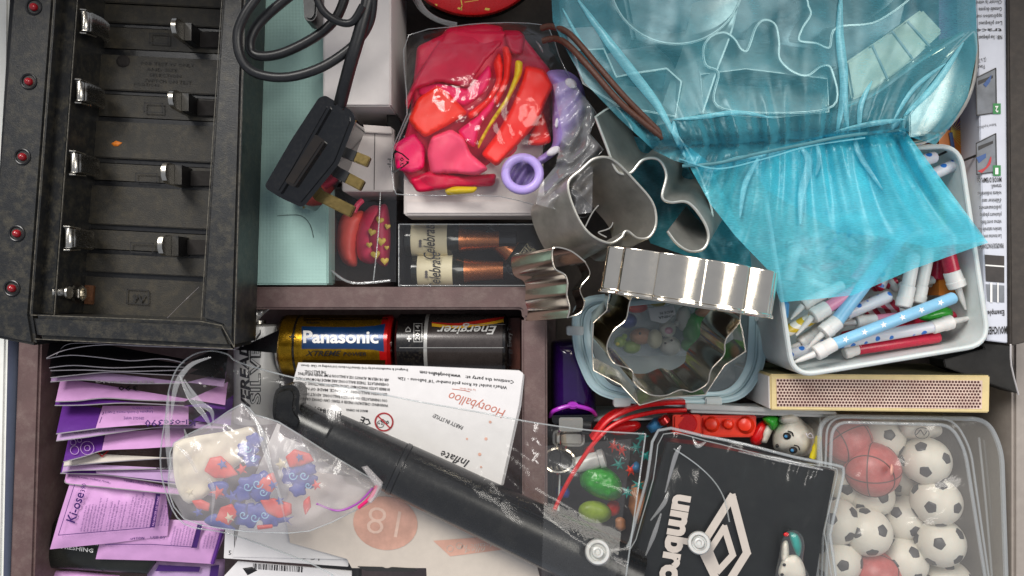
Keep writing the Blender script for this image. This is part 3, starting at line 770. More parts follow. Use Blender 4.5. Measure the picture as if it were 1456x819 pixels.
# jar at the top edge
jr = thing('jar', 'dark round jar with a scratched red lid at the top edge', 'jar', 670, -101, 16)
cx, cy = 670, -101
lathe('body', (cx, cy, 16), (cx, cy, 55), [(0, 44), (2, 47), (34, 47), (38, 43)], K['dark_glass'], jr, seg=64)
lathe('lid', (cx, cy, 55), (cx, cy, 75), [(0, 42), (.5, 43.4), (12, 43.4), (14, 42), (14.4, 38), (13.6, 36)], K['red'], jr, seg=72)
shapes([[(652, 10), (657, 12), (657, 15), (650, 12)], [(690, 11), (697, 12), (695, 15), (689, 14)], [(618, 5), (622, 6), (621, 9)]]+stroke([(655, -4), (657, 8), (655, 14)], 1.5)+stroke([(661, 3), (680, 0)], 1), K['gold_ink'], jr, 69.7, name='scratch', res=5)
for k in range(4):
    tag(tube('clear_wrapper_edge', [(592-k*3, -10, 58-k*5), (606-k*3, 14, 58-k*5), (626-k*2, 27+k, 58-k*5), (650, 33+k*2, 58-k*5)], .5, K['clear_edge'], None, seg=6), 'clear curved wrapper edge, %s of four beside the red lidded jar' % ('topmost', 'second', 'third', 'lowest')[k], 'wrapper', 'wrapper edges beside the jar')

# ================================================================== bag of balloons
def c4(P): return [(540+x/2.825, 20+y/2.825) for x, y in P]
def balloon(label, P, m, z, h, w=None, amp=1.2, seed=1, group='balloons in the clear bag'):
    a = seed*2.4; cx = sum(q[0] for q in c4(P))/len(P); cy = sum(q[1] for q in c4(P))/len(P)
    zt = lambda x, y: z+.06*((x-cx)*math.cos(a)+(y-cy)*math.sin(a))
    return tag(pillow('balloon', round_poly(c4(P), 6), zt, h, m, None, w=4.5, res=3.6, amp=amp*1.3, ns=.03, seed=seed), label, 'balloon', group)
balloon('flat deep pink balloon spread underneath all the others', [(150, 130), (300, 60), (560, 70), (690, 230), (690, 500), (600, 600), (470, 690), (130, 690), (70, 600), (120, 420)], K['b_dark'], 67.5, 2.5, seed=20)
balloon('broad crimson balloon folded along the top of the bag', [(270, 55), (420, 38), (495, 50), (500, 120), (440, 180), (350, 298), (240, 275), (140, 305), (112, 390), (100, 350), (150, 240), (215, 130)], K['b_crimson'], 72, 6.1, 30)
balloon('small curled crimson balloon end at the top of the bag', [(490, 65), (560, 65), (585, 90), (575, 165), (530, 165), (505, 120)], K['b_crimson'], 72, 4.4)
balloon('magenta balloon tucked under the broad crimson one', [(355, 300), (440, 200), (452, 245), (425, 315), (345, 378), (240, 345), (145, 330), (150, 285), (235, 272)], K['b_mag'], 72, 4.4, 14, seed=2)
balloon('orange red balloon with a pointed folded corner', [(233, 280), (300, 340), (355, 398), (270, 450), (180, 498), (140, 460), (112, 425), (150, 340)], K['b_orange'], 77, 4.4, 20, seed=3)
balloon('narrow red balloon curved beside the magenta one', [(350, 400), (430, 340), (470, 265), (455, 195), (480, 150), (500, 200), (492, 280), (450, 350), (395, 405), (360, 425)], K['b_red'], 75, 4.4, seed=4)
balloon('red balloon neck between the crimson and yellow balloons', [(490, 130), (515, 128), (532, 175), (520, 270), (470, 375), (455, 350), (498, 255), (498, 180)], K['b_red'], 76, 3.9, seed=5)
balloon('magenta balloon running down beside the yellow one', [(478, 320), (450, 395), (405, 440), (382, 540), (345, 515), (310, 470), (390, 410), (450, 340)], K['b_mag'], 76, 4.4, seed=6)
balloon('long thin yellow balloon edge lying aslant', [(545, 183), (575, 190), (572, 240), (520, 345), (440, 460), (395, 545), (392, 520), (450, 420), (510, 330), (540, 250)], K['b_yel'], 79, 3.3, 8, seed=7)
balloon('fat glossy red balloon in the middle of the bag', [(585, 205), (660, 220), (700, 290), (668, 350), (640, 430), (560, 520), (470, 615), (405, 565), (470, 480), (530, 370), (565, 280)], K['b_red'], 76, 7.7, 24, seed=8)
balloon('dull red balloon fold under the lilac spotted one', [(655, 390), (692, 515), (640, 530), (590, 525), (620, 450)], K['b_red'], 73, 3.3, seed=9)
balloon('rose pink balloon heaped at the lower left of the bag', [(190, 560), (205, 490), (285, 460), (340, 495), (365, 560), (440, 622), (390, 650), (300, 640), (205, 645)], K['b_pink'], 76, 5.5, 20, seed=10, amp=2.5)
balloon('pink balloon beside the printed recycling mark', [(55, 525), (140, 470), (185, 540), (180, 620), (130, 640), (65, 625)], K['b_mag'], 72, 3.3, 14, seed=11, amp=2)
balloon('deep pink balloon along the bottom seam of the bag', [(118, 665), (200, 630), (330, 650), (470, 640), (460, 690), (300, 700), (150, 718)], K['b_dark'], 72, 3.9, 12, seed=12, amp=2)
balloon('lime yellow balloon tip at the bottom seam', [(258, 705), (300, 692), (395, 694), (380, 718), (270, 728)], K['b_yel'], 76, 1.7, seed=13)
lb = thing('spotted_balloon', 'lilac balloon with white spots and a rolled open lip', 'balloon', 800, 150, 68, 'balloons in the clear bag')
pillow('body', spline(c4([(668, 238), (740, 225), (800, 262), (826, 330), (822, 410), (775, 500), (700, 570), (642, 606), (628, 582), (690, 530), (692, 440), (690, 330)]), 5, True), 72, 11, K['b_purple'], lb, w=20, res=4.2, amp=1.5, ns=.05)
for cx, cy, rx, ry, r in ((768, 278, 26, 18, 35), (750, 422, 13, 26, -15), (697, 550, 30, 16, -30), (711, 437, 7, 20, 5)):
    pillow('white_spot', c4(ell(cx, cy, rx, ry, r, 16)), lambda x, y: 83.4 if y < 160 else 81.5, .5, K['white_dot'], lb, res=4)
tube('rolled_lip', [(a, b, 90) for a, b in c4(ell(573, 642, 68, 65, n=26))], 2.3, K['purple_ring'], lb, closed=True, n=0, seg=12)
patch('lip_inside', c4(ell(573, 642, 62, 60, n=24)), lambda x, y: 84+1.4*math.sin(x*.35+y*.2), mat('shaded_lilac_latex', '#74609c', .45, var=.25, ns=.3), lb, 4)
bg_ = thing('balloon_bag', 'clear crackly cellophane bag full of red and pink balloons', 'bag', 690, 170, 66)
BP = [(581, 50), (643, 38), (689, 33), (752, 33), (781, 42), (795, 80), (812, 112), (844, 155), (848, 169), (838, 190), (858, 213), (843, 232), (842, 303), (812, 306), (767, 294), (710, 279), (640, 278), (575, 277), (560, 268), (558, 211), (579, 162), (575, 100)]
def bagz(x, y):
    d = math.hypot((x-690)/150, (y-160)/130)
    return 72+24*max(0, 1-d**3)
sheet('front_film', BP, lambda x, y: bagz(x, y)+2, K['film_crinkle'], bg_, res=3.6, crinkle=lambda x, y: .9+5/(1+math.exp((798-x)/8)), cs=.045, seed=1, edge=3)
# stiff bright creases of the loose flap
for q in ([(762, 58, 88), (768, 66, 90), (772, 74, 88)], [(560, 215, 74), (575, 180, 78), (584, 160, 80)]):
    tube('crease', q, [.1, .5, .35, .1][:len(q)], K['crease'], bg_, n=5, seg=6)
tube('seam', [(a, b, bagz(a, b)-.5) for a, b in BP], .28, K['clear_edge'], bg_, closed=True, n=2, seg=5)
sheet('loose_flap', [(786, 120), (812, 112), (844, 156), (847, 170), (838, 192), (858, 213), (843, 234), (842, 302), (812, 306), (790, 298), (762, 290), (768, 262), (790, 236), (800, 190)], lambda x, y: 96, K['flap'], bg_, res=3.2, crinkle=6.5, cs=(.06, .032, .8, .6), seed=11, edge=2)
# recycling mark printed on the film
zz = lambda x, y: bagz(x, y)+4.5
tri = c4([(62, 550), (115, 590), (60, 635)])
shapes(stroke(c4([(60, 548), (90, 562), (116, 585)]), 1.8)+stroke(c4([(112, 598), (95, 612), (60, 634)]), 1.8)+stroke(c4([(52, 620), (52, 590), (58, 555)]), 1.8)+[c4([(104, 590), (118, 592), (114, 604)]), c4([(50, 612), (62, 640), (48, 634)]), c4([(52, 566), (60, 542), (72, 554)])], K['ink'], bg_, zz, name='recycling_mark', res=6)
letters([('05', c4([(82, 574)])[0], c4([(80, 612)])[0], 5.5, 0, .015), ('PP', c4([(32, 580)])[0], c4([(30, 618)])[0], 5.5, 0, .015)], K['ink'], bg_, zz)

# ================================================================== batteries in the tray
def battery(label, x0, x1, yc, z, r, build):
    t = thing('battery', label, 'battery', (x0+x1)/2, yc, z-r, 'batteries lying in the tray')
    build(t, x0, x1, yc, z, r); return t
def seg_(name, t, x0, x1, yc, z, r, m, a=.4, e=.4):
    A = (x0, yc, z); B = (x1, yc, z); L = length(A, B)
    return lathe(name, A, B, [(0, r-a), (a, r), (L-e, r), (L, r-e)], m, t, seg=56)
def b1(t, x0, x1, yc, z, r):
    seg_('end_cap', t, x0, x0+4, yc, z, r-.6, K['steel'])
    seg_('gold_band', t, x0+3, x0+24.5, yc, z, r, K['gold'], 1.2)
    seg_('dark_ring', t, x0+24, x0+27, yc, z, r+.05, K['batt_black'], .1, .1)
    seg_('gold_sleeve', t, x0+26.8, x1-14, yc, z, r, K['gold'], .1, .1)
    seg_('red_band', t, x1-14.2, x1, yc, z, r+.03, K['batt_red'], .1, 1.6)
    lathe('terminal', (x0-7, yc, z), (x0, yc, z), [(0, 4), (.5, 4.6), (2.6, 4.6)], K['steel'], t)
    f = cyl_surf(yc, z, r)
    patch('blue_label', [(429, 464), (470, 465), (510, 465), (535, 463), (548, 460), (545, 478), (546, 500), (530, 497), (500, 496), (429, 496)], 0, K['navy'], t, 5, surf=f)
    patch('sleeve_shading', [(432, 450), (550, 449), (552, 454), (432, 456)], 0, K['shaded_gold'], t, 6, surf=f)  # darker gold strips paint the shading along the cylinder's upper and lower edges
    patch('sleeve_shading', [(430, 512), (548, 512), (546, 528), (430, 528)], 0, K['shaded_gold'], t, 6, surf=f)
    g = cyl_surf(yc, z, r, .32)
    letters([('Panasonic', (431, 487), (538, 487.5), 17.5, 0, .03)], K['white_ink'], t, surf=g, cut=6)
    letters([('XTREME', (434, 506), (485, 506), 7.6, .35, .012), ('POWER', (488, 506), (521, 506), 5.2, .15, .012), ('+', (411, 483), (420, 483), 8.5, 0, .03), ('Alkaline', (435, 460), (455, 460), 3.4, 0, .01)], K['ink'], t, surf=g, cut=3)
battery('gold, blue and red battery with its plus end towards the silver one', 403, 561, 491, 34, 17.1, b1)
def b2(t, x0, x1, yc, z, r):
    seg_('dark_band', t, x0, x0+41, yc, z, r, K['batt_black'], 1.2, .1)
    seg_('silver_ring', t, x0+40, x0+45, yc, z, r+.06, K['silver'], .1, .1)
    seg_('graphite_sleeve', t, x0+44.8, x1-7, yc, z, r, K['batt_grey'], .1, .1)
    seg_('dark_end', t, x1-7.2, x1, yc, z, r+.03, K['batt_black'], .1, 1.3)
    lathe('terminal', (x0-5, yc, z), (x0, yc, z), [(0, 4), (.5, 4.6), (2.2, 4.6)], K['steel'], t)
    f = cyl_surf(yc, z, r, .2); g = cyl_surf(yc, z, r, .35)
    patch('yellow_flash', spline([(614, 459.5), (650, 463), (690, 459), (716, 453.5)], 4)+[(716, 458), (690, 463), (650, 467), (614, 464)], 0, mat('yellow_flash_print', '#d8a52a', .3), t, 5, surf=f)
    patch('red_flash', spline([(614, 458), (650, 459.5), (690, 454), (717, 450)], 4)+[(716, 453.5), (690, 459), (650, 463), (614, 459.5)], 0, mat('red_flash_print', '#b52a20', .3), t, 5, surf=g)
    letters([('Energizer', (706, 463.5), (621, 463.5), 12.5, .35, .012)], K['ever'], t, surf=g, cut=6)
    letters([('2014', (597, 484), (597, 462), 7, 0, .01), ('D', (584, 472), (584, 464), 8, 0, .015), ('+', (586, 486), (586, 477), 9, 0, .02), ('ALKALINE', (605, 484), (605, 464), 2.4)], K['silver'], t, surf=g, cut=2)
    shapes(stroke([(588.5, 486), (588.5, 460), (600, 460), (600, 486)], .9, True), K['silver'], t, surf=g, name='date_frame', res=4)
    letters([('Energy Every Time', (737-10, 520), (737-10, 452), 6, 0, .01)], K['ink'], t, surf=g)
    shapes([[(664, 461), (718, 461), (718, 461.6), (664, 461.6)], [(568, 494), (716, 494), (716, 494.8), (568, 494.8)]], K['silver'], t, surf=g, name='fine_line')
battery('graphite and black battery with upside down lettering and a yellow red flash', 567, 722, 490, 34, 17.1, b2)
t = thing('battery', 'white battery with black and outlined lettering lying crosswise below the charger corner', 'battery', 370, 520, 22, 'batteries lying in the tray')
A3, B3 = (368, 600, 36), (368, 461, 36); L3 = length(A3, B3)
lathe('white_sleeve', A3, B3, [(0, 12), (.6, 13.2), (L3-3, 13.2), (L3-.8, 12.8), (L3, 11)], K['ever'], t, seg=56)
lathe('terminal', B3, (368, 452, 36), [(0, 3.5), (.5, 4), (2.2, 4)], K['steel'], t)
g3 = cyl_surf_y(368, 36, 13.2, .25); g4 = cyl_surf_y(368, 36, 13.2, .4)
letters([('EVEREADY', (356, 598), (352, 466), 13, .2, .035)], K['ink'], t, surf=g3, cut=4)
letters([('SILVER', (370, 575), (370, 468), 15, 0, .04)], K['ink'], t, surf=g3, cut=4)
letters([('SILVER', (369.6, 574), (369.6, 469), 14, 0, -.008)], K['ever'], t, surf=g4, cut=4)
letters([('EVEREADY', (410, 598), (406, 468), 11, .2, .035)], K['ink'], t, surf=lambda x, y: g3(min(x, 397+(x-397)*.28), y), cut=3)
tag(box('tray_print_card', 724, 452, 740, 526, 40, 8, mat('rust_brown_card', '#55291c', .6, var=.3), None, .3), 'rust brown card edge standing between the battery and the divider', 'card')
tag(pillow('crumpled_foil', [(340, 442), (362, 440), (384, 439), (374, 448), (364, 459), (350, 463), (338, 462)], 52, 4, K['silver'], None, w=8, res=3.5, amp=5, ns=.2), 'scrap of crumpled silver foil by the tray corner', 'foil')

# ================================================================== packets in the left compartment
def plane_z(y0, z0, slope, x0=160, sx=0):
    return lambda x, y: z0-(y0-y)*slope+(x-x0)*sx
def packet(label, edge, up, m, z0, slope=.30, wob=.6, edgem=None, prints=(), sx=0, name='foil_packet', amp=1.4, group='foil packets standing in the left compartment'):
    """edge: lower lip left to right in pixels; the packet slopes down away from it for `up` pixels"""
    y0 = sum(p[1] for p in edge)/len(edge)
    t = thing(name, label, 'packet', edge[len(edge)//2][0], y0, 4, group)
    e = spline(edge, 4)
    lean = lambda x, y: z0-(y0-y)*slope+(x-160)*sx
    x0, x1 = e[0][0], e[-1][0]
    P = [tuple(q) for q in e]+[(x1+62, e[-1][1]-up+6), (x1+58, e[-1][1]+5), (x0+up*.22, e[0][1]-up)]
    zs = lambda x, y: lean(x, y)
    V, F, d = fill(P, 7); n = len(V); T = []
    for (a, b), q in zip(V, d):
        bulge = amp*(1-(1-min(q/22, 1))**2)+noise.noise(Vector((a*.03, b*.05, y0)))*wob*min(1, q/6)
        T.append(W(a, b, lean(a, b)+bulge))
    mesh('foil', T, F, m, t, True)
    tube('sealed_edge', [(a, b, lean(a, b)+.1) for a, b in e], .28, edgem or K['foil'], t, n=0, seg=5)
    for kind, items, mm in prints:
        f = lambda x, y: lean(x, y)+amp+.9
        (letters if kind == 't' else shapes)(items, mm, t, f, **({} if kind == 't' else {'name': 'print'}))
    return t
pk = K
for i, (e, z) in enumerate([([(66, 509), (95, 497), (150, 490), (240, 493), (335, 497)], 76), ([(66, 510), (100, 505), (140, 508), (185, 513), (230, 510), (262, 516)], 75), ([(70, 523), (105, 519.5), (160, 523), (220, 521), (262, 522)], 74), ([(72, 527), (120, 526), (180, 528), (262, 526)], 73), ([(72, 537), (110, 533), (160, 529), (215, 532), (262, 534)], 72)]):
    packet('black foil packet with a thin pale edge, %s of the five black ones' % ('topmost', 'second', 'middle', 'fourth', 'lowest')[i], e, 34, pk['p_black'], z, .5, amp=.3, group='black packets at the back of the left compartment')
packet('thin greyish purple packet edge just below the black packets', [(72, 543), (120, 540), (180, 545), (260, 545)], 22, pk['p_lilac'], 71.5, .5, amp=.4, prints=[('t', [('REFRESHING', (218, 541), (136, 541), 4)], pk['foil'])])
packet('pink packet with a curved lip, topmost of the pink ones', [(79, 571), (110, 570), (150, 566), (200, 569), (262, 571)], 34, pk['p_pink'], 71, .5, amp=1.5, prints=[('t', [('390', (196, 548.5), (168, 548.5), 7, 0, .02)], pk['ink'])])
packet('dark purple and pink packet with a straight thin lip', [(78, 576.5), (118, 576), (180, 573), (262, 577)], 14, pk['p_purple'], 70, .5, amp=.3)
packet('purple packet with a pink printed panel reading single wipe', [(80, 617), (110, 613), (160, 607), (240, 601), (270, 600)], 44, pk['p_purple'], 70, .42, amp=1.0, prints=[
    ('s', [[(146, 577), (268, 577), (268, 604), (200, 604), (136, 609)]], pk['p_pink']),
    ('s', stroke([(150, 579), (141, 603), (268, 599)], 1), pk['purple_ink'])])
letters([('Ki-ose390', (278, 596.5), (206, 597), 10, 0, .012)], K['purple_ink'], bpy.data.objects['foil_packet.008'], 72.3)
letters([('SINGLE WIPE', (205, 593), (176, 592.5), 4, 0, .01), ('Lingette Désinfectante 7-en-1', (217, 584), (150, 585), 3.6, 0, .008), ('NETTOYANTE', (217, 579), (188, 579), 2.6)], K['purple_ink'], bpy.data.objects['foil_packet.008'], 72.2)
packet('lilac packet edge with small grey print', [(80, 627), (120, 622), (160, 616), (210, 609), (262, 604)], 18, pk['p_lilac'], 69, .45, amp=.5, prints=[('t', [('POUR LES MAINS ET SURFACES', (163, 609.5), (105, 614), 3)], pk['grey_ink'])])
packet('purple packet printed with pale bubble rings', [(90, 657), (120, 649), (150, 640), (200, 637), (262, 632)], 42, pk['p_purple'], 68.5, .42, amp=1.0, prints=[
    ('s', [[(150, 616), (262, 608), (262, 634), (200, 638), (145, 640)]], pk['p_pink']),
    ('t', [('Hand antiseptic', (201, 620), (163, 623), 4, 0, .01), ('Ki-ose', (262, 615), (214, 618), 4, 0, .01)], pk['purple_ink']),
    ('s', sum([stroke(ell(a, b, r_, n=16), .8, True) for a, b, r_ in ((124, 637, 9.5), (106, 640, 6), (104, 629, 4), (113, 626, 3), (124, 637, 4))], []), pk['p_lilac'])])
packet('cream white packet with a red tick printed on it', [(90, 663), (130, 659), (180, 655), (262, 650)], 20, pk['p_white'], 67.5, .42, amp=.8, prints=[
    ('s', stroke([(139, 643), (145, 649), (154, 641)], 1.6), pk['red_ink']), ('t', [('UN 390 1987', (212, 640), (165, 643), 3)], pk['grey_ink'])])
packet('lilac packet below the cream one', [(88, 672), (104, 669), (150, 668), (200, 667), (262, 665)], 14, pk['p_lilac'], 67, .42, amp=.5, prints=[('t', [('wipes', (246, 664), (222, 664.5), 4, 0, .01)], pk['ink'])])
packet('flat lilac packet with a dark purple corner', [(86, 673), (110, 673.5), (150, 675), (200, 682), (262, 690)], 15, pk['p_purple'], 66.6, .42, amp=.3, prints=[('s', [[(136, 668), (262, 668), (262, 686), (200, 680), (137, 673)]], pk['p_lilac'])])
packet('pink packet with rounded corner lying over the big lettered one', [(92, 683), (98, 688), (140, 692), (190, 697), (262, 704)], 22, pk['p_pink'], 66.2, .42, amp=1.2, prints=[('t', [('Mode d\'emploi: ouvrir le sachet', (155, 684), (98, 675), 3), ('Lingette imprégnée', (228, 690), (176, 682), 3)], pk['purple_ink'])])

# black sachet below, then the two big lettered packets
bl = thing('foil_packet', 'black sachet reading refreshing under the big lettered packet', 'packet', 130, 785, 4, 'foil packets standing in the left compartment')
zb_ = lambda x, y: 50+(x-44)*.02
pillow('foil', [(104, 690), (240, 740), (222, 800), (210, 816), (140, 812), (44, 806), (60, 775)], zb_, 3, K['p_green'], bl, w=30, res=7, amp=1.5, ns=.03)
letters([('REFRESHING', (76, 778), (132, 786), 6, 0, .015), ('SOOTHING', (104, 771), (150, 777), 4.5)], K['white_ink'], bl, lambda x, y: 55.6)
def big(label, P, zf, lines, marks, vs, seed):
    t = thing('foil_packet', label, 'packet', P[0][0], P[0][1], 4, 'foil packets standing in the left compartment')
    V, F, d = fill(P, 6); T = []
    f = lambda a, b, q: zf(a, b)+3.0*(1-(1-min(q/45, 1))**2)+noise.noise(Vector((a*.04, b*.04, seed)))*.9*min(1, q/8)
    mesh('foil', [W(a, b, f(a, b, q)) for (a, b), q in zip(V, d)], F, K['p_pink'], t, True)
    top = lambda a, b: zf(a, b)+4.1
    letters(lines, K['purple_ink'], t, top); shapes(marks, K['purple_ink'], t, top, name='print')
    return t
r9 = random.Random(4)
words = 'use the wipe to clean hands and surfaces let dry do not rinse keep away from eyes store below thirty degrees single use only flammable liquid and vapour'.split()
def column(x, y0, y1, n, lead, h=3.2, drift=-.22):
    o = []
    for k in range(n):
        s = ' '.join(r9.choice(words) for _ in range(7)); a = x+k*lead
        L = r9.uniform(.7, 1)
        o.append((s, (a, y0), (a-drift*(y1-y0)*L*-1, y0-(y0-y1)*L), h))
    return o
L9 = [('Ki-ose', (106, 744), (120, 702), 13.5, 0, .016), ('390', (120.5, 700), (123, 688), 7, 0, .01)]
for x, y0, y1, n in ((116, 756, 706, 7), (152, 754, 706, 3), (168, 752, 706, 2), (181, 750, 700, 4), (200, 750, 700, 4), (226, 748, 708, 4)):
    L9 += column(x, y0, y1, n, 4.6)
big('big pink packet lettered up its left side, beside the zip bag', [(99, 688), (150, 694), (236, 702), (240, 742), (238, 762), (160, 772), (71, 781), (84, 735)], lambda x, y: 63-(y-690)*.02, L9,
    stroke([(106, 689), (83, 761), (214, 750)], .9)+[[(213, 750), (220, 750), (228, 702), (222, 702)]], 0, 1)
letters([('PAS RINCER LES MAINS', (219, 748), (227, 706), 3)], K['p_pink'], bpy.data.objects['foil_packet.016'], 67.6)
L10 = []
for x, y0, y1, n in ((244, 776, 745, 4), (262, 776, 745, 4), (290, 780, 755, 5)): L10 += column(x, y0, y1, n, 4.5)
L10 += [('ATTENTION', (175, 767), (205, 767), 4, 0, .02), ('USE BY', (214, 766), (236, 766), 4)]
big('second pink lettered packet half under the first one', [(150, 735), (320, 742), (318, 765), (303, 802), (220, 797), (136, 795), (142, 770)], lambda x, y: 57+(x-140)*.012, L10,
    stroke([(150, 774), (215, 774), (278, 778)], .9)+[[(272, 779), (280, 779), (288, 745), (281, 745)]], 0, 2)
tube('purple_side', [(316, 755, 60), (310, 775, 60), (302, 801, 60)], 1.1, K['p_purple'], bpy.data.objects['foil_packet.017'], seg=6)
tag(pillow('foil_packet', [(213, 795), (320, 795), (318, 840), (205, 840)], 48, 3, K['p_lilac'], None, w=20, res=7, amp=1.5), 'pale lilac packet with a dark purple panel at the bottom edge', 'packet', 'foil packets standing in the left compartment')
o_ = bpy.data.objects['foil_packet.018']
shapes([[(226, 803), (285, 806), (283, 813), (221, 812)], [(300, 805), (312, 803), (308, 830), (296, 830)]], K['purple_ink'], o_, 53.2)
tag(pillow('foil_packet', [(66, 811), (110, 812), (170, 818), (170, 850), (60, 850)], 46, 3, K['p_pink'], None, w=20, res=7, amp=1.5), 'pink packet corner at the bottom beside the tray rim', 'packet', 'foil packets standing in the left compartment')

# ================================================================== balloon packaging cards
hc = thing('printed_card', 'white balloon packet card covered in upside down printing', 'card', 570, 640, 55)
zc = lambda x, y: 68+(x-560)*.006
prism('back_sheet', [(424, 515.5), (600, 521), (738, 527), (744, 531), (738, 575), (712, 692), (706, 800), (330, 792), (352, 700), (412, 560)], zc, 66.5, K['paper'], hc, .2)
prism('second_sheet', [(738, 530), (746, 533), (741, 578), (716, 690), (706, 690)], 66.2, 62, K['paper'], hc, .2)
zt = lambda x, y: zc(x, y)+.25
hl = [('Continue the party at:', (731, 541), (662, 534), 5), ('www.hootyballoo.com', (655, 533), (597, 527), 5.2, 0, .022), ("What's inside? 6x Rose gold number '18' balloons - 12in", (721, 549), (566, 536), 4.6),
      ('Designed & manufactured by OG Global Products Ltd trading as Club Green', (580, 524.5), (428, 518), 3.4),
      ('THE BALLOONS.', (464, 527.5), (433, 526), 4.2), ('AIR OR HELIUM. ALWAYS USE A BALLOON PUMP WHEN INFLATING', (553, 538.5), (424, 529), 4.2), ('OVERINFLATE. THESE BALLOONS ARE MADE FROM NATURAL', (553, 545), (420, 536), 4.2),
      ('RUBBER LATEX WHICH MAY CAUSE ALLERGIC REACTIONS. DO NOT', (554, 552), (418, 542), 4.2), ('BROKEN BALLOONS AT ONCE. MADE OF NATURAL', (550, 559), (414, 549), 4.2), ('ON UNINFLATED OR BROKEN BALLOONS. ADULT SUPERVISION', (551, 568), (412, 556), 4.2),
      ('WARNING! CHILDREN UNDER 8 YEARS CAN CHOKE OR SUFFOCATE', (552, 575), (410, 563), 4.2), ('MADE IN CHINA', (523, 583), (492, 581), 3.6), ('038451', (473, 583), (448, 578), 6.5), ('5', (486, 584), (482, 583.6), 6.5), ('CE', (529, 598), (514, 592), 10, 0, .03)]
letters([l if len(l) > 4 else l+(0, .012) for l in hl], K['ink'], hc, zt)
letters([('PARTY IN STYLE!', (659, 606), (617, 588), 6, .1, .005), ('Inflate', (668, 655), (628, 640), 12, .3, .006)], K['ink'], hc, zt)
# hand script of the maker, in three overlapping strokes, and its small line
letters([('Hootyballoo', (719, 583), (640, 557), 14, .25, -.008)], K['rose_line'], hc, zt)
shapes(stroke([(643, 553), (660, 555), (668, 557)], .8), K['rose_line'], hc, zt, name='flourish')
letters([('by Club Green', (676, 553.5), (654, 551), 2.6)], K['rose_line'], hc, zt)
letters([('0-3', (554, 599), (542, 595), 5.5, 0, .03)], K['ink'], hc, zt)
shapes(stroke(ell(546, 600, 12.5, n=28), 2.2, True)+stroke([(538, 592), (555, 609)], 2), K['red_ink'], hc, lambda x, y: zt(x, y)+.1, name='age_warning_sign', res=6)
shapes(stroke(ell(541, 603, 5, n=14), .8, True)+stroke(ell(539, 602, .8, n=6), .8, True)+stroke(ell(543, 603, .8, n=6), .8, True), K['ink'], hc, zt, name='face_drawing', res=5)
shapes(barcode(440, 580, 484, 596, 24, 3, 6), K['ink'], hc, zt, name='barcode', res=20)
shapes([ell(a, b, r_, n=10) for a, b, r_ in ((691, 624, 2.2), (682, 646, 2.4), (664, 624, 1.6), (684, 664, 1.6), (697, 600, 2), (640, 520, 1)) if b > 540], K['rose_ink'], hc, zt, name='confetti_dot', res=4)
fc = thing('header_card', 'cream header card with a rose circle numbered 18 and a hang slot', 'card', 560, 760, 66)
zf_ = lambda x, y: 70
prism('sheet', [(420, 668), (520, 680), (640, 728), (760, 790), (775, 850), (608, 850), (606, 808), (500, 808), (493, 795), (412, 772), (404, 720)], zf_, 69.2, K['beige_paper'], fc, .2)
shapes([ell(548, 744, 46, 38, 8, 30)], K['rose_ink'], fc, 70.3, name='rose_disc')
letters([('18', (571, 727), (526, 719), 41, .0, -.012)], mat('pale_rose_ink', '#e6c4b4', .5), fc, 70.5)
shapes([[(616, 769), (712, 762), (735, 779), (640, 791)]], K['rose_ink'], fc, 70.3, name='ribbon_banner')
letters([('Metallic fun', (706, 770), (650, 776), 7, .3), ('filled', (690, 778), (660, 781), 6, .3)], K['beige_paper'], fc, 70.5)
shapes(stroke(ell(653, 776, 4.5, n=14), .8, True)+stroke(ell(640, 780, 4.5, n=14), .8, True), K['beige_paper'], fc, 70.5, name='icon_ring', res=5)
shapes([round_poly([(507, 805), (545, 806), (550, 809), (556, 806), (590, 808), (594, 811), (588, 813), (520, 812)], 3)], K['box_dark'], fc, 70.25, name='hang_slot')
bc = thing('barcode_card', 'white card strip with a barcode and long number, under the zip bag', 'card', 410, 780, 60)
prism('sheet', [(320, 752), (410, 762), (496, 790), (495, 806), (318, 794)], 66, 65.2, K['paper'], bc, .2)
shapes(barcode(333, 755, 362, 781, 22, 5), K['ink'], bc, 66.2, name='barcode', res=20)
letters([('5', (325, 789), (329, 789), 6.5), ('000394', (336, 789), (364, 790), 6.5), ('203921', (369, 790), (398, 793), 6.5), ('7588 51', (404, 793), (454, 797), 6)], K['ink'], bc, 66.2)
lc = thing('white_card', 'white card with a smudged barcode at the bottom edge', 'card', 400, 812, 50)
prism('sheet', [(338, 798), (500, 812), (500, 850), (290, 850)], 62, 61, K['paper'], lc, .2)
shapes(barcode(360, 801, 430, 809, 34, 8, 4), K['ink'], lc, 62.2, name='barcode', res=20)
pillow('smudge', [(345, 808), (358, 806), (366, 811), (352, 818)], 62.1, .15, K['ink'], lc, res=3)
tag(prism('picture_card', [(610, 796), (700, 800), (700, 850), (610, 850)], 66, 65, mat('leaf_picture_print', '#85785a', .5, var=.6, ns=.12, detail=8), None, .2), 'small picture card with a mottled green brown print at the bottom edge', 'card')
tag(box('dark_sleeve', 450, 800, 510, 850, 58, 50, K['box_dark'], None, .3), 'dark sleeve edge below the barcode strip', 'sleeve')

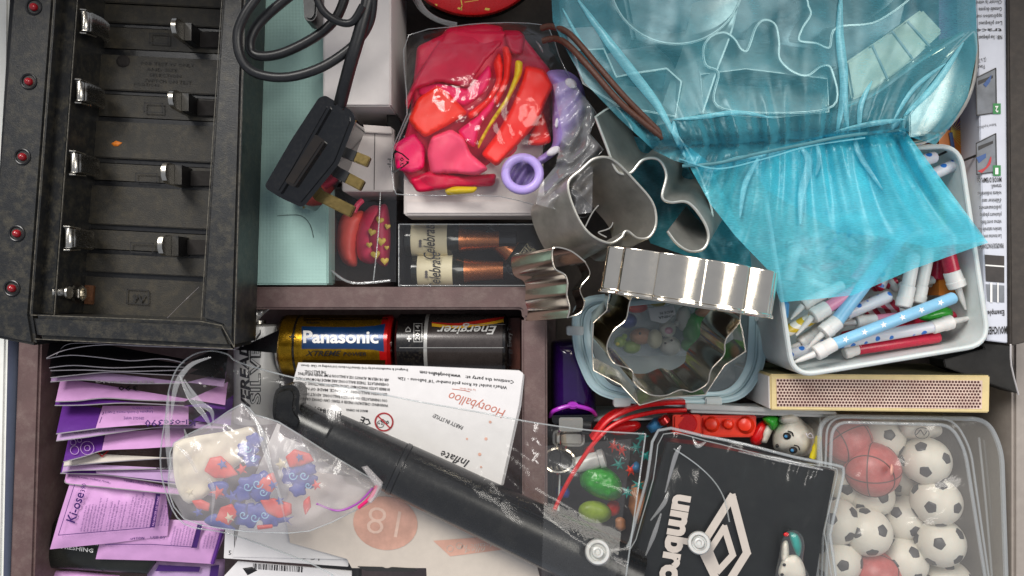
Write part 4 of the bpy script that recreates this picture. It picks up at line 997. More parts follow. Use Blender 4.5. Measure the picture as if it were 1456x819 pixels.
# ================================================================== balloon pump
pm = thing('balloon_pump', 'long black plastic balloon pump lying aslant inside the clear pouch', 'pump', 640, 700, 66)
zp = 82
D = np.array([.905, .425]); 
def pa(s, o=0): return (475+D[0]*s-D[1]*o, 623+D[1]*s+D[0]*o, zp)
mmpx = (HZ-zp)/FPX
lathe('barrel', pa(-8), pa(104), [(0, 10.5), (1.5, 12.0), (12, 12.4), (37, 13), (38, 12)], K['pump'], pm, seg=40)
lathe('outer_tube', pa(105), pa(470), [(0, 12), (.8, 13.2), (10, 13.4), (105, 14.6), (128, 14.6)], K['pump'], pm, seg=40)
lathe('neck', pa(-72), pa(-6), [(0, 8.5), (3, 9.5), (20, 8.8), (24, 10.5)], K['pump'], pm, seg=30)
lathe('joint_ring', pa(98), pa(108), [(0, 12.6), (.5, 13.4), (2.6, 13.4), (3.2, 12.6)], K['black3'], pm, seg=40)
prism('handle', spline([(386, 572), (391, 555), (403, 549), (416, 549), (424, 560), (423, 582), (432, 596), (424, 614), (402, 608), (387, 597)], 4, True), 92, 76, K['pump'], pm, 2.5, seg=3)
tube('mould_line', [(pa(116, -22)[0], pa(116, -22)[1], 92.6), (pa(240, -23)[0], pa(240, -23)[1], 93.2), (pa(360, -24)[0], pa(360, -24)[1], 93.4)], .35, K['black3'], pm, seg=5)

# ================================================================== cookie cutters beside the bag of balloons
al = thing('cookie_cutter', 'dull aluminium cutter tipped on its side beside the crinkled bag flap', 'cookie cutter', 860, 290, 62)
wall('band', [(806, 262), (818, 305), (838, 334), (866, 347), (884, 339), (891, 330), (906, 340), (924, 338), (934, 318), (929, 288), (905, 258), (872, 226), (846, 224), (826, 240)], 106, 30, .9, K['alu'], al, shift=(-16, -9), bead=.7, n=6)
gm = thing('cookie_cutter', 'dull aluminium gingerbread cutter half under the turquoise bag', 'cookie cutter', 930, 270, 60)
wall('band', [(846, 168), (860, 205), (876, 244), (897, 247), (914, 229), (935, 228), (946, 249), (940, 280), (953, 289), (977, 289), (997, 311), (1006, 334), (1000, 352), (982, 356), (964, 346), (950, 328)], 104, 32, .9, K['alu2'], gm, closed=False, shift=(16, 15), bead=.7, n=6)
wall('band', [(846, 168), (880, 150), (930, 160), (960, 190), (985, 230), (1002, 270), (1012, 310), (1000, 352)], 92, 26, .9, K['alu2'], gm, closed=False, shift=(3, 3), n=6)
bk = thing('cookie_cutter', 'dark shiny cutter with a curled end seen inside the aluminium one', 'cookie cutter', 870, 310, 50)
wall('band', [(832, 325), (845, 300), (860, 288), (872, 300), (868, 322), (850, 330), (862, 338)], 80, 20, .6, K['chrome'], bk, closed=False, n=6)
cl_ = thing('metal_clip', 'small steel spring clip against the clear bottle box', 'clip', 777, 330, 60)
for a in ((770, 322, 786, 336), (778, 340, 794, 348)):
    lathe('coil', (a[0], a[1], 70), (a[2], a[3], 70), [(0, 2.6), (.4, 3), (2, 3), (2.3, 2.4), (3.2, 2.4), (3.5, 3), (5.5, 3), (5.8, 2.4)], K['chrome'], cl_)
ss = thing('cookie_cutter', 'small shiny stepped cutter hanging over the corner of the tray divider', 'cookie cutter', 785, 405, 66)
wall('band', [(833, 372), (812, 356), (789, 351), (784, 362), (788, 382), (802, 391), (806, 402), (805, 420), (809, 438), (806, 452)], 101, 26, .6, K['chrome'], ss, closed=False, shift=(-19, -2.5), bead=.45, n=6)
wall('band', [(806, 452), (825, 446), (832, 430), (826, 410), (840, 390), (833, 372)], 96, 20, .6, K['chrome'], ss, closed=False, shift=(-2, -1), bead=.35, n=6)

# scalloped ring lying on its edge
rg = thing('cookie_cutter', 'large polished scalloped ring cutter lying on its edge across the container', 'cookie cutter', 980, 405, 82)
cx_, cy_, _ = W(979, 400, 104); an = math.radians(-9)
ux, uy = math.cos(an), math.sin(an); ax_, ay_ = math.sin(an), -math.cos(an)        # along the ring's width, along its axis (towards the viewer's lower side)
def ring_pts(off, k, R0=40.5, Hh=19):
    o = []
    for i in range(160):
        t = 2*PI*i/160; s = .87+.13*abs(math.cos(t*5.0+.35))**.7
        o.append((cx_+ux*(R0+k)*math.cos(t)*s+ax_*off, cy_+uy*(R0+k)*math.cos(t)*s+ay_*off, 106+(Hh+k)*math.sin(t)*s))
    return o
offs = [(-10.2, -.1), (-10, .1), (-9.7, .15), (-9.2, .15), (0, .12), (8.6, .1), (9.1, .1), (9.4, .15), (9.8, .8), (10.6, .9), (10.9, .2), (10.9, -.6), (9.2, -.6), (8, -.6), (-9, -.6), (-10, -.6)]
V = []; F = []
for o_, k_ in offs: V += ring_pts(o_, k_)
for r_ in range(len(offs)):
    q_ = (r_+1) % len(offs)
    for i in range(160):
        j = (i+1) % 160; F.append((r_*160+i, r_*160+j, q_*160+j, q_*160+i))
mesh('band', V, F, K['chrome'], rg, 'auto')
tube('rolled_edge', ring_pts(10.9, .5), .55, K['chrome'], rg, closed=True, n=0, px=False, seg=8)
# nested flower and star cutters on the container
st = thing('cookie_cutter', 'large pointed star cutter standing on the container, around the flower one', 'cookie cutter', 955, 490, 63)
wall('band', [(866, 414), (862, 441), (843, 459), (841, 495), (843, 527), (882, 548), (909, 577), (950, 566), (1003, 562), (1031, 520), (1061, 500), (1056, 470), (1051, 450), (1046, 425), (960, 404)], 100, 26, .55, K['chrome'], st, shift=(2, 4), bead=.2, n=1)
fw = thing('cookie_cutter', 'polished flower shaped cutter standing inside the star one', 'cookie cutter', 960, 480, 64)
wall('band', [(901, 418), (889, 454), (872, 469), (862, 493), (871, 516), (897, 527), (901, 545), (922, 561), (946, 563), (968, 555), (985, 558), (1006, 546), (1012, 526), (1030, 505), (1033, 483), (1053, 455), (1045, 425), (1000, 408), (950, 400)], 103, 27, .55, K['chrome'], fw, shift=(-4.5, 7), bead=.24, n=6)

# ================================================================== pale blue lidded container
ct = thing('food_container', 'pale blue rimmed lidded container with toys showing through its lid', 'container', 955, 500, 4)
CP = round_poly([(816, 425), (1086, 400), (1087, 520), (1060, 566), (985, 577), (885, 570), (842, 556), (817, 500)], 34, 6)
def off(P, d):
    c = np.mean(P, 0); return [tuple(c+(np.array(p)-c)*(1-d/np.linalg.norm(np.array(p)-c))) for p in P]
wall('rim', CP, 62, 6, 1, K['blue_plastic'], ct, n=0)
for d0, d1, z in ((0, 9, 62.2), (9, 14, 60.4), (14, 24, 61.6)):
    A, B = off(CP, d0), off(CP, d1); n = len(A)
    V = [W(a, b, z) for a, b in A]+[W(a, b, z+(.8 if d0 == 0 else .3)) for a, b in off(CP, (d0+d1)/2)]+[W(a, b, z-.3) for a, b in B]
    F = [(r*n+i, r*n+(i+1) % n, (r+1)*n+(i+1) % n, (r+1)*n+i) for r in range(2) for i in range(n)]
    mesh('lid_ring', V, F, K['blue_plastic'], ct, True)
wall('body', off(CP, 10), 58, 50, 1.5, K['lid_clear'], ct, n=0, floor=True)
sheet('lid', off(CP, 22), 61, K['lid_clear'], ct, res=14, crinkle=.4, cs=.02)
for x, y, a in ((885, 572, 0), (1015, 571, 0), (1086, 450, 0), (818, 470, 0)):
    prism('clip_tab', rrect(x-12, y-6, x+12, y+7, 3), 63.6, 58, K['tub_white'], ct, .6)
box('toy_tray', 868, 425, 1008, 506, 38, 36, K['clear_edge'], ct, .3)
prism('base', off(CP, 26), 16, 12, K['tub_white'], ct, 1)  # pale bottom added to lighten the inside of the container
def toy(label, blobs, cat='toy', name='toy_figure', z=44, group='toys under the container lid'):
    t = thing(name, label, cat, blobs[0][1], blobs[0][2], z-6, group)
    for nm, x, y, rx, ry, m, zz in blobs: pillow(nm, ell(x, y, rx, ry, n=18), z+zz, min(rx, ry)/2.7, K[m], t, res=4, under=.9)
    return t
toy('lime green animal figure lying at the container side', [('body', 898, 493, 13, 10, 'toy_lime', 2), ('head', 882, 486, 9, 8, 'toy_lime', 3), ('nose', 878, 489, 3, 2.5, 'toy_yellow', 6), ('ear', 888, 478, 4, 4, 'toy_lime', 4)])
toy('tan figure with a cream muzzle beside the lime one', [('body', 912, 478, 17, 12, 'toy_tan', 4), ('muzzle', 931, 482, 11, 14, 'label_cream', 7), ('eye', 910, 474, 2, 2, 'ink', 12)])
toy('white bear figure lying in the middle of the container', [('head', 949, 468, 12, 12, 'toy_white', 6), ('body', 953, 492, 15, 14, 'toy_white', 4), ('snout', 951, 470, 6, 5, 'wax_pink', 11), ('ear', 940, 456, 4, 4, 'toy_white', 7), ('ear', 962, 460, 4, 4, 'toy_white', 7), ('arm', 972, 453, 11, 18, 'toy_white', 3), ('eye', 946, 488, 2, 1.6, 'ink', 10), ('eye', 955, 484, 2, 1.6, 'ink', 10)])
toy('bright green figure at the right of the toys', [('body', 990, 470, 20, 26, 'toy_green', 2), ('arm', 980, 490, 12, 10, 'toy_green', 5), ('head', 1000, 445, 13, 12, 'toy_green', 4)])
toy('orange figure tip showing below the ring cutter', [('body', 1002, 444, 14, 7, 'toy_tan', 8)])
toy('red figure part behind the little white tag', [('body', 905, 437, 16, 8, 'toy_red', 2), ('cap', 935, 430, 12, 6, 'toy_yellow', 2)])
toy('grey blue figure beside the red one', [('body', 892, 456, 14, 11, 'flower_blue', 0)])
tg = tag(prism('paper_tag', [(921, 438), (958, 434), (961, 447), (945, 460), (926, 456)], 57, 56, K['paper'], None, .3), 'little white paper tag with print among the toys', 'tag')
letters([('MADE IN', (957, 441), (938, 444), 4, 0, .02), ('CHINA', (958, 447), (936, 450), 4, 0, .02)], K['ink'], tg, 57.4)

# ================================================================== matchbox
mx = thing('matchbox', 'cream matchbox on its side showing its dotted striking strip', 'matchbox', 1250, 560, 20)
prism('sleeve', [(1095, 532), (1408, 534), (1407, 587), (1096, 583)], 80, 20, K['match_cream'], mx, .6)
prism('drawer', [(1092.6, 535), (1094.7, 535), (1095.7, 581), (1093.6, 581)], 79, 21, K['white_card'], mx, .2)
prism('printed_face', [(1097, 531.3), (1406, 533.3), (1406, 533.8), (1097, 531.8)], 79.4, 21, K['match_olive'], mx, 0)
SP = [(1104, 538.5), (1397, 541), (1396, 581.5), (1105, 578)]
prism('striking_strip', SP, 80.35, 79.9, K['striker_bg'], mx, 0)
V = []; F = []
for j in range(9):
    for i in range(64):
        u = (i+.5+(.5 if j % 2 else 0))/64.8; v = (j+.5)/9
        x = SP[0][0]+(SP[1][0]-SP[0][0])*u; y = (538.7+2.5*u)+(39.3)*v
        b = len(V); V += [W(x+1.85*math.cos(k*PI/3+.5), y+1.85*math.sin(k*PI/3+.5), 80.5) for k in range(6)]; F.append(tuple(range(b, b+6)))
tag(mesh('striker_dots', V, F, K['striker'], mx), kind='stuff')

# ================================================================== candle tub
tb = thing('candle_tub', 'milky white plastic tub heaped with used birthday candles', 'tub', 1245, 380, 40)
TP = round_poly([(1080, 222), (1364, 207), (1406, 489), (1128, 535)], 32, 7)
wall('side', TP, 95, 46, 1.3, K['tub_white'], tb, n=0, taper=.0, shift=(-2, 2))
tube('rim', [(a, b, 95) for a, b in TP], 1.15, K['tub_white'], tb, closed=True, n=0)
prism('floor', off(TP, 2), 52, 49, K['tub_white'], tb, 0)
CG = 'birthday candles in the tub'
def candle(label, a, b, w, z, m, holder=None, spike=None, hw=None, wick=None, stars=0, zb=None):
    zb = z if zb is None else zb
    mid = ((a[0]+b[0])/2, (a[1]+b[1])/2)
    A = W(*a, z); B = W(*b, zb); r = w/2*(HZ-z)/FPX
    L = math.dist(A, B)
    # wax turned along the thing's own x axis so that stripes and dots follow it
    t = bpy.data.objects.new('birthday_candle', None); t.empty_display_size = .01
    put(t, None, tuple(c*.001 for c in A)); tag(t, label, 'candle', CG)
    q = (Vector(B)-Vector(A)).to_track_quat('X', 'Z'); t.rotation_euler = q.to_euler(); qi = q.inverted()
    def loc(p): return tuple(qi @ (Vector(p)-Vector(A))+WL[t.name]*1000)
    def lat(nm, P, Q, prof, mm, seg=18):
        o = lathe(nm, loc(P), loc(Q), prof, mm, t, seg=seg, px=False); return o
    lat('wax', A, B, [(0, r*.8), (.4, r), (L-1.5, r), (L-.5, r*.8), (L, r*.4)], m)
    if holder:
        Hh = W(*holder, z); d = math.dist(A, Hh); hr = (hw or w*1.3)/2*(HZ-z)/FPX
        lat('holder', Hh, A, [(0, hr*.8), (.5, hr*.95), (d*.5, hr), (d*.55, hr*.92), (d+1.6, hr*.9), (d+2, hr*.8)], K['wax_white'])
        if spike:
            S = W(*spike, z-2); d2 = math.dist(Hh, S)
            lat('spike', Hh, S, [(0, 1.7), (d2*.6, 1.25), (d2, .5)], K['wax_white'], 10)
    if wick:
        tube('wick', [loc(B), loc(W(*wick, zb))], .55, K['wick'], t, n=0, px=False, seg=6)
    for k in range(stars):
        s = .12+.76*k/max(1, stars-1); c = np.array(mid)*0+np.array(a)+(np.array(b)-np.array(a))*s; dz = z+(zb-z)*s+r+.05
        P = [(c[0]+(5 if i % 2 == 0 else 2.1)*math.cos(i*PI/5+k), c[1]+(5 if i % 2 == 0 else 2.1)*math.sin(i*PI/5+k)) for i in range(10)]
        patch('star', P, 0, K['white_ink'], t, 6, surf=lambda x, y, dz=dz: loc(W(x, y, dz)))
    return t
wx = lambda n: K['wax_'+n]
candle('light blue candle printed with white stars, lying across the top', (1181, 491), (1359, 422), 17, 91, wx('blue'), (1159, 503), (1127, 516), 23, stars=6)
candle('blue spotted white candle with its spike pointing at the tub side, below the starry one', (1330, 464), (1188, 488), 17, 83, wx('dots'), (1354, 457), (1387, 451), 22)
candle('red glitter candle along the bottom edge of the tub', (1219, 497), (1337, 479), 16, 79, wx('red'), (1200, 503), None, 17)
candle('blue spotted white candle end in the lower corner of the tub', (1120, 505), (1185, 487), 16, 76, wx('dots'))
candle('plain light blue candle running up under the turquoise cloth', (1187, 460), (1292, 322), 19, 84, wx('blue'), (1170, 474), (1147, 497), 25)
candle('short pink candle with a white holder left of the blue ones', (1172, 440), (1240, 398), 17, 82, wx('pink'), (1155, 450), (1132, 477), 24)
candle('blue spotted white candle between the pink and the starry one', (1202, 447), (1267, 420), 17, 78, wx('dots'))
candle('red and white striped candle behind the spotted one', (1236, 428), (1284, 436), 15, 74, wx('stripe'))
candle('second red and white striped candle deeper in the heap', (1230, 440), (1282, 448), 15, 66, wx('stripe'))
candle('pink candle with a white holder, spike pointing left', (1240, 455), (1300, 448), 14, 75, wx('pink'), (1217, 458), (1193, 461), 19)
candle('yellow striped candle at the left side of the tub', (1113, 474), (1160, 450), 17, 78, wx('yellow'))
candle('cream candle standing head up with holder beside the cloth edge', (1290, 412), (1300, 360), 18, 83, wx('white'), (1284, 437), (1282, 445), 23)
candle('second cream candle next to it, holder stained', (1309, 412), (1322, 350), 17, 80, wx('white'), (1305, 431), None, 21)
candle('thick red candle with a white holder by the right wall of the tub', (1355, 391), (1340, 330), 21, 86, wx('red'), (1362, 409), (1373, 440), 26)
candle('red candle stub beside the thick one', (1332, 398), (1335, 350), 18, 74, wx('red'))
candle('dark red candle deep under the starry one', (1268, 470), (1345, 448), 15, 70, wx('red'))
candle('white spotted candle with a black wick at the upper corner of the tub', (1300, 233), (1332, 222), 17, 90, wx('dots'), wick=(1349, 214))
candle('longer white spotted candle with a black wick near the upper corner', (1322, 250), (1366, 230), 17, 88, wx('dots'), wick=(1388, 221))
candle('white holder end pointing down left at the tub side', (1152, 428), (1200, 404), 15, 80, wx('white'), (1142, 434), (1124, 454), 18)
candle('white candle holder lying in the lower left heap', (1150, 480), (1170, 462), 17, 74, wx('white'), (1138, 489), (1118, 497), 21)
candle('blue candle stub standing at the left side of the tub', (1113, 452), (1115, 428), 15, 84, K['toy_blue'])
candle('pale pink candle seen through the turquoise cloth, nearest the gathers', (1165, 330), (1225, 305), 15, 78, wx('white'), (1150, 338), (1120, 345), 20)
candle('pink spotted candle seen through the turquoise cloth', (1215, 400), (1270, 320), 17, 76, wx('pink'))
candle('white candle seen through the cloth beside the long blue one', (1250, 410), (1285, 320), 16, 72, wx('dots'))
candle('white candle lying upright beneath the cloth at the tub side', (1120, 400), (1135, 330), 18, 74, wx('white'))
candle('white candle across the cloth covered middle of the tub', (1180, 350), (1230, 380), 15, 66, wx('white'))
SEEN = set()
for i in range(44):
    a = R.uniform(0, PI); x = R.uniform(1125, 1345); y = R.uniform(310, 480)
    L = R.uniform(18, 30); z = R.uniform(58, 66)+(9 if y > 400 else 0)
    nm = R.choice(('red', 'white', 'stripe', 'dots', 'red', 'white'))
    y = min(y, 500-(x-1128)*.16-12)
    cn = {'red': 'red', 'white': 'white', 'stripe': 'red striped', 'dots': 'blue spotted'}[nm]
    wc = ('by the left wall', 'left of the middle', 'in the middle', 'right of the middle', 'by the right wall')[min(4, int((x-1125)/45))]
    wr = ('under the gathers', 'under the cloth', 'below the cloth edge', 'near the lower wall')[min(3, max(0, int((y-330)/42)))]
    wa = 'flat' if abs(math.sin(a)) < .4 else 'rising right' if math.cos(a) < 0 else 'falling right' if abs(math.sin(a)) < .9 else 'upright'
    t = candle('buried %s candle %s, %s, lying %s' % (cn, wr, wc, wa), (x-L*math.cos(a), y-L*math.sin(a)*.5), (x+L*math.cos(a), y+L*math.sin(a)*.5), 12.5, z, wx(nm))
    lab = t['label']; k = 0
    while lab in SEEN:
        k += 1; lab = t['label']+(', underneath', ', deepest')[min(k-1, 1)]
    SEEN.add(lab); t['label'] = lab
    t['group'] = 'candle pieces buried in the tub'
tag(pillow('green_balloon', spline([(1306, 452), (1318, 443), (1340, 436), (1353, 440), (1354, 450), (1340, 456), (1318, 457)], 4, True), 79, 5, K['toy_green'], None, res=4), 'green rubber scrap between the starry candle and the tub wall', 'balloon')
tag(pillow('burnt_wick', [(1368, 412), (1374, 414), (1378, 420), (1372, 421), (1376, 426), (1368, 422)], 79, 1, K['wick'], None, res=3), 'burnt wick crumb on the tub wall', 'crumb')

# ================================================================== printed boxes at the right
fb = thing('printed_carton', 'long carton with French instructions printed upside down on pale blue grey', 'carton', 1408, 240, 30)
prism('printed_side', [(1387, -40), (1431, -40), (1433, 488), (1402, 484)], 92, 30, K['print_grey'], fb, .4)
zf = 92.4
fl9 = [('MODE D\'EMPLOI', (1424, 252), (1390, 253), 7, 0, .02), ('PRINCIPE DE FONCTIONNEMENT', (1427, 346), (1388, 347), 7, 0, .02), ('Exemple', (1428, 441), (1404, 442), 8, 0, .02), ('MOUCHES', (1432, 464), (1404, 465), 11, 0, .03)]
for i, s in enumerate(('Les insectes sont attirés', 'lumière naturelle des', 'vitres sont fixés', 'plusieurs plaques', 'judicieusement', 'd\'éliminer sans', 'volants indésirables', 'travail.')):
    y = 333-i*10.2; w = (36, 33, 30, 31, 32, 28, 34, 15)[i]
    fl9.append((s, (1424, y), (1424-w, y+1), 6.2, 0, .008))
for i, s in enumerate(('NB : les plaques', 'trace', 'Les plaques', 'application sur', 'Conseils de pose', 'Choisir la vitre')):
    fl9.append((s, (1425, 50-i*10), (1388 if i % 2 else 1392, 51-i*10), 6, 0, .015 if i in (0, 4) else .006))
fl9 += [('(2 à 3)', (1402, 82), (1390, 84), 6), ('Fixer', (1400, 92), (1390, 93), 6), ('Retirer la pellicule', (1416, 175), (1390, 180), 4.5)]
for l_ in fl9[:4]: letters([l_], K['ink'], fb, zf, name='heading')
letters(fl9[4:], K['ink'], fb, zf)
for y0, y1 in ((97, 164), (190, 248)):
    shapes([[(1388, y0+14), (1416, y0), (1417, y1-4), (1389, y1)]], K['print_photo'], fb, zf, name='step_picture')
    shapes(stroke([(1388, y0+14), (1416, y0), (1417, y1-4), (1389, y1)], 1.6, True)+[[(1391, y0+18), (1412, y0+10), (1412, y0+14), (1391, y0+24)]], K['ink'], fb, zf+.15, name='picture_frame')
shapes([[(1398, 120), (1410, 106), (1408, 116), (1402, 124)], [(1388, 224), (1402, 218), (1402, 224), (1392, 232)]], K['blue_ink'], fb, zf+.2, name='arrow')
shapes([spline([(1390, 243), (1402, 237), (1409, 222), (1408, 234), (1396, 246)], 3)], K['red_ink'], fb, zf+.2, name='red_sweep')
for y, s in ((155, '2'), (243, '1')):
    shapes([[(1412, y-8), (1423, y-8), (1423, y+7), (1412, y+7)]], K['green_ink'], fb, zf+.2, name='step_number')
    letters([(s, (1419.5, y-4), (1415, y-4), 9, 0, .03)], K['white_ink'], fb, zf+.4)
shapes([[(1400, 362), (1428, 364), (1428, 402), (1402, 400)]], K['print_dark'], fb, zf, name='example_picture')
shapes([[(1402, 404), (1428, 406), (1428, 430), (1404, 428)]], K['print_photo'], fb, zf, name='example_picture')
shapes([[(1401, 376), (1428, 378), (1428, 380), (1401, 378)], [(1408, 402), (1411, 402), (1411, 430), (1408, 430)], [(1418, 402), (1420, 402), (1420, 430), (1418, 430)]], K['white_ink'], fb, zf+.2, name='example_line')
prism('flap', [(1433.6, -40), (1462, -40), (1462, 486), (1438, 492)], 94, 30, K['box_black'], fb, .5)
prism('end_flap', [(1396, 488), (1437, 492), (1448, 560), (1344, 522), (1342, 512), (1400, 496)], lambda x, y: 74, 60, K['box_dark'], fb, .4)
tube('flap_edge', [(1437, 490, 94), (1438, 520, 88), (1448, 561, 76)], .4, K['white_card'], fb, n=3, seg=6)
sb = thing('sparkler_box', 'box edge printed in orange, purple and yellow blocks beside the instruction carton', 'box', 1370, 250, 40)
for nm, y0, y1, m in (('purple_panel', -40, 185, 'purple_p'), ('orange_panel', 185.3, 258, 'orange_p'), ('yellow_panel', 258.3, 320, 'yellow_p'), ('orange_panel', 320.3, 420, 'orange_p')):
    prism(nm, [(1335, y0), (1382+y0*.02, y0), (1382+y1*.02, y1), (1335, y1)], 76, 40, K[m], sb, 0)
shapes(sum([stroke([(1352, 190), (1352+38*math.cos(a), 190+38*math.sin(a))], .8) for a in np.linspace(-1.5, .9, 13)], []), K['gold_ink'], sb, 76.4, name='spark_burst')
shapes(stroke([(1352, 190), (1356, 215)], 5), K['blue_ink'], sb, 76.5, name='sparkler_drawing')
tube('pale_edge', [(1384, -20, 80), (1386, 120, 80), (1389, 240, 80), (1391, 330, 80)], .9, K['purple_ring'], sb, n=3, seg=6)

# ================================================================== party tub, ball box
rl = thing('tub_rim', 'red curved plastic rim joined to a straight white edge', 'plastic rim', 960, 585, 52)
wall('red_arc', [(846, 628), (868, 600), (905, 583), (940, 577), (974, 575.5)], 66, 10, 2.6, K['red'], rl, closed=False, bead=1.2)
tube('red_line', [(788, 726, 60), (800, 700, 62), (818, 668, 64), (848, 626, 66), (880, 600, 66), (930, 586, 66), (976, 583, 66)], 1.15, K['red'], rl)
prism('white_edge', [(975, 574), (1100, 580), (1190, 586), (1190, 590), (975, 582)], 66, 54, K['white_plastic'], rl, .4)
prism('white_step', [(982, 582.6), (1100, 585), (1190, 591), (1190, 594), (982, 587)], 64, 54, K['white_plastic'], rl, .4)
pb2 = thing('party_tub', 'shallow grey tub under the pouches holding little party toys', 'tub', 1000, 700, 4)
wall('side', [(800, 600), (1165, 592), (1175, 860), (790, 860)], 50, 44, 1.4, K['tub_white'], pb2, n=0)
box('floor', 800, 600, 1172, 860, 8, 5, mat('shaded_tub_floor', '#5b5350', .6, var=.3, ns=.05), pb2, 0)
tr = thing('toy_brick', 'orange red toy brick with knobs beneath the white edge', 'toy', 1030, 605, 40, 'toys in the party tub')
prism('square_end', rrect(957, 590, 997, 618, 3), 60, 44, K['toy_red'], tr, 1)
lathe('socket', (977, 602, 60.2), (977, 602, 61), [(0, 5.2), (.7, 4.6), (.7, 2.6)], K['red'], tr)
prism('bar', rrect(997.5, 591, 1076, 622, 3), 58, 44, K['toy_red'], tr, 1)
for x, y, r_ in ((1011, 603, 3.6), (1035, 603, 2.6), (1059, 604, 4)): lathe('knob', (x, y, 57), (x, y, 63), [(0, r_*1.25), (2, r_), (4.6, r_*.8), (5.2, r_*.3)], K['toy_red'], tr)
sa = thing('toy_figure', 'little red and white figure with a green scarf lying beside the dog', 'toy', 1080, 610, 40, 'toys in the party tub')
pillow('body', spline([(1066, 622), (1076, 604), (1086, 598), (1092, 610), (1086, 628), (1072, 634)], 4, True), 54, 6, K['red'], sa, res=4)
pillow('white_trim', [(1083, 612), (1094, 601), (1099, 612), (1090, 630), (1082, 630)], 56, 5, K['toy_white'], sa, res=4)
pillow('scarf', spline([(1084, 594), (1098, 590), (1109, 594), (1106, 606), (1098, 612), (1090, 604)], 4, True), 58, 6, K['toy_green'], sa, res=4, amp=1.5, ns=.3)
dg = thing('dog_figure', 'white puppy figure with blue eyes peeping over the pouch edge', 'toy', 1126, 622, 38, 'toys in the party tub')
pillow('head', spline([(1098, 622), (1102, 606), (1116, 592), (1132, 590), (1144, 600), (1156, 612), (1158, 634), (1146, 648), (1122, 648), (1102, 640)], 4, True), 52, 13, K['toy_white'], dg, w=26, res=4)
pillow('ear', spline([(1108, 600), (1112, 590), (1128, 588), (1136, 596), (1126, 604)], 4, True), 62, 4, K['toy_white'], dg, res=4)
for x, y, r_ in ((1119, 620, 20), (1128, 640, 10)):
    e_ = pillow('eye', ell(x, y, 6, 5, r_, 16), 65.2, 1.1, K['ink'], dg, res=3)
    pillow('iris', ell(x-1.5, y+.6, 2.6, 2.4, r_, 12), 66.2, .6, K['toy_blue'], e_, res=2)
    tube('brow', [(x+1, y-7, 66), (x+7, y-5, 66), (x+9, y, 65.5)], .35, K['ink'], dg, seg=5)
pillow('nose', ell(1105, 634, 2.6, 3, n=10), 63, 1.2, K['ink'], dg, res=2)
tag(lathe('yellow_candle', (1155, 652, 64), (1165, 618, 64), [(0, 1.6), (2, 1.7), (4, 1.4), (6, 1.7), (8, 1.4), (10, 1.7), (12, 1.5), (12.6, .5)], K['toy_yellow'], None, seg=14), 'thin yellow twisted candle against the ball box edge', 'candle')
tag(tube('wire_loop', [(1146, 616, 67), (1150, 622, 68), (1156, 622, 68), (1152, 616, 67), (1148, 620, 67)], .3, K['foil'], None, seg=5), 'tiny loop of pale thread beside the yellow candle', 'thread')
tag(pillow('blue_toy', [(918, 606), (930, 594), (948, 590), (952, 598), (936, 612), (926, 616)], 54, 5, K['toy_blue'], None, res=4), 'blue plastic strip between the red rim and the brick', 'toy')
tag(pillow('red_lens', ell(888, 608, 24, 10, -10, 20), 48, 4, K['red'], None, res=4), 'glossy red plastic disc inside the red rim', 'toy')
tag(lathe('red_peg', (940, 592, 60), (950, 606, 60), [(0, 2), (1, 3), (4, 3), (5, 1.5)], K['batt_red'], None, seg=14), 'small dark red peg on the blue strip', 'toy')
gb = tag(pillow('green_gem', spline([(826, 668), (838, 660), (862, 664), (882, 682), (884, 704), (868, 712), (842, 704), (826, 690)], 5, True), 48, 9, K['toy_green'], None, res=4, amp=2, ns=.15), 'bright green see through plastic gem under the clear pouch', 'toy')
tag(pillow('pale_green_piece', ell(846, 728, 24, 16, 10, 18), 44, 5, K['toy_lime'], None, res=4), 'dull green plastic piece below the bright gem', 'toy')
tag(lathe('white_bottle', (818, 662, 52), (862, 650, 54), [(0, 3), (1, 4), (8, 4.4), (13, 4.2), (13.4, 5), (16, 5), (16.6, 3)], K['white_plastic'], None), 'small white tube with a round cap above the green gem', 'tube')
for i, (x, y) in enumerate([(884, 640), (905, 636), (918, 648), (897, 668), (880, 660), (912, 622), (872, 634), (908, 690), (892, 700)]):
    P = [(x+(11 if k % 2 == 0 else 4)*math.cos(k*PI/6+i)*R.uniform(.7, 1.2), y+(11 if k % 2 == 0 else 4)*math.sin(k*PI/6+i)*R.uniform(.7, 1.2)) for k in range(12)]
    tag(pillow('tinsel_star', P, 46+i % 3*2, 1.2, K['toy_teal' if i % 3 else 'toy_red'], None, res=4), ('red tinsel scrap left of the teal heap', 'teal tinsel scrap in the middle of the heap', 'teal tinsel scrap nearest the logo pouch edge', 'red tinsel scrap above the green gem', 'teal tinsel scrap touching the green gem', 'teal tinsel scrap at the top of the heap by the blue strip', 'red tinsel scrap beside the white tube', 'teal tinsel scrap lowest by the tan piece', 'teal tinsel scrap just above the tan piece')[i], 'tinsel', 'tinsel scraps')
tag(pillow('brown_piece', [(898, 690), (915, 684), (925, 730), (905, 745), (893, 720)], 40, 5, K['toy_tan'], None, res=5), 'tan plastic piece in the gap between the pouches', 'toy')

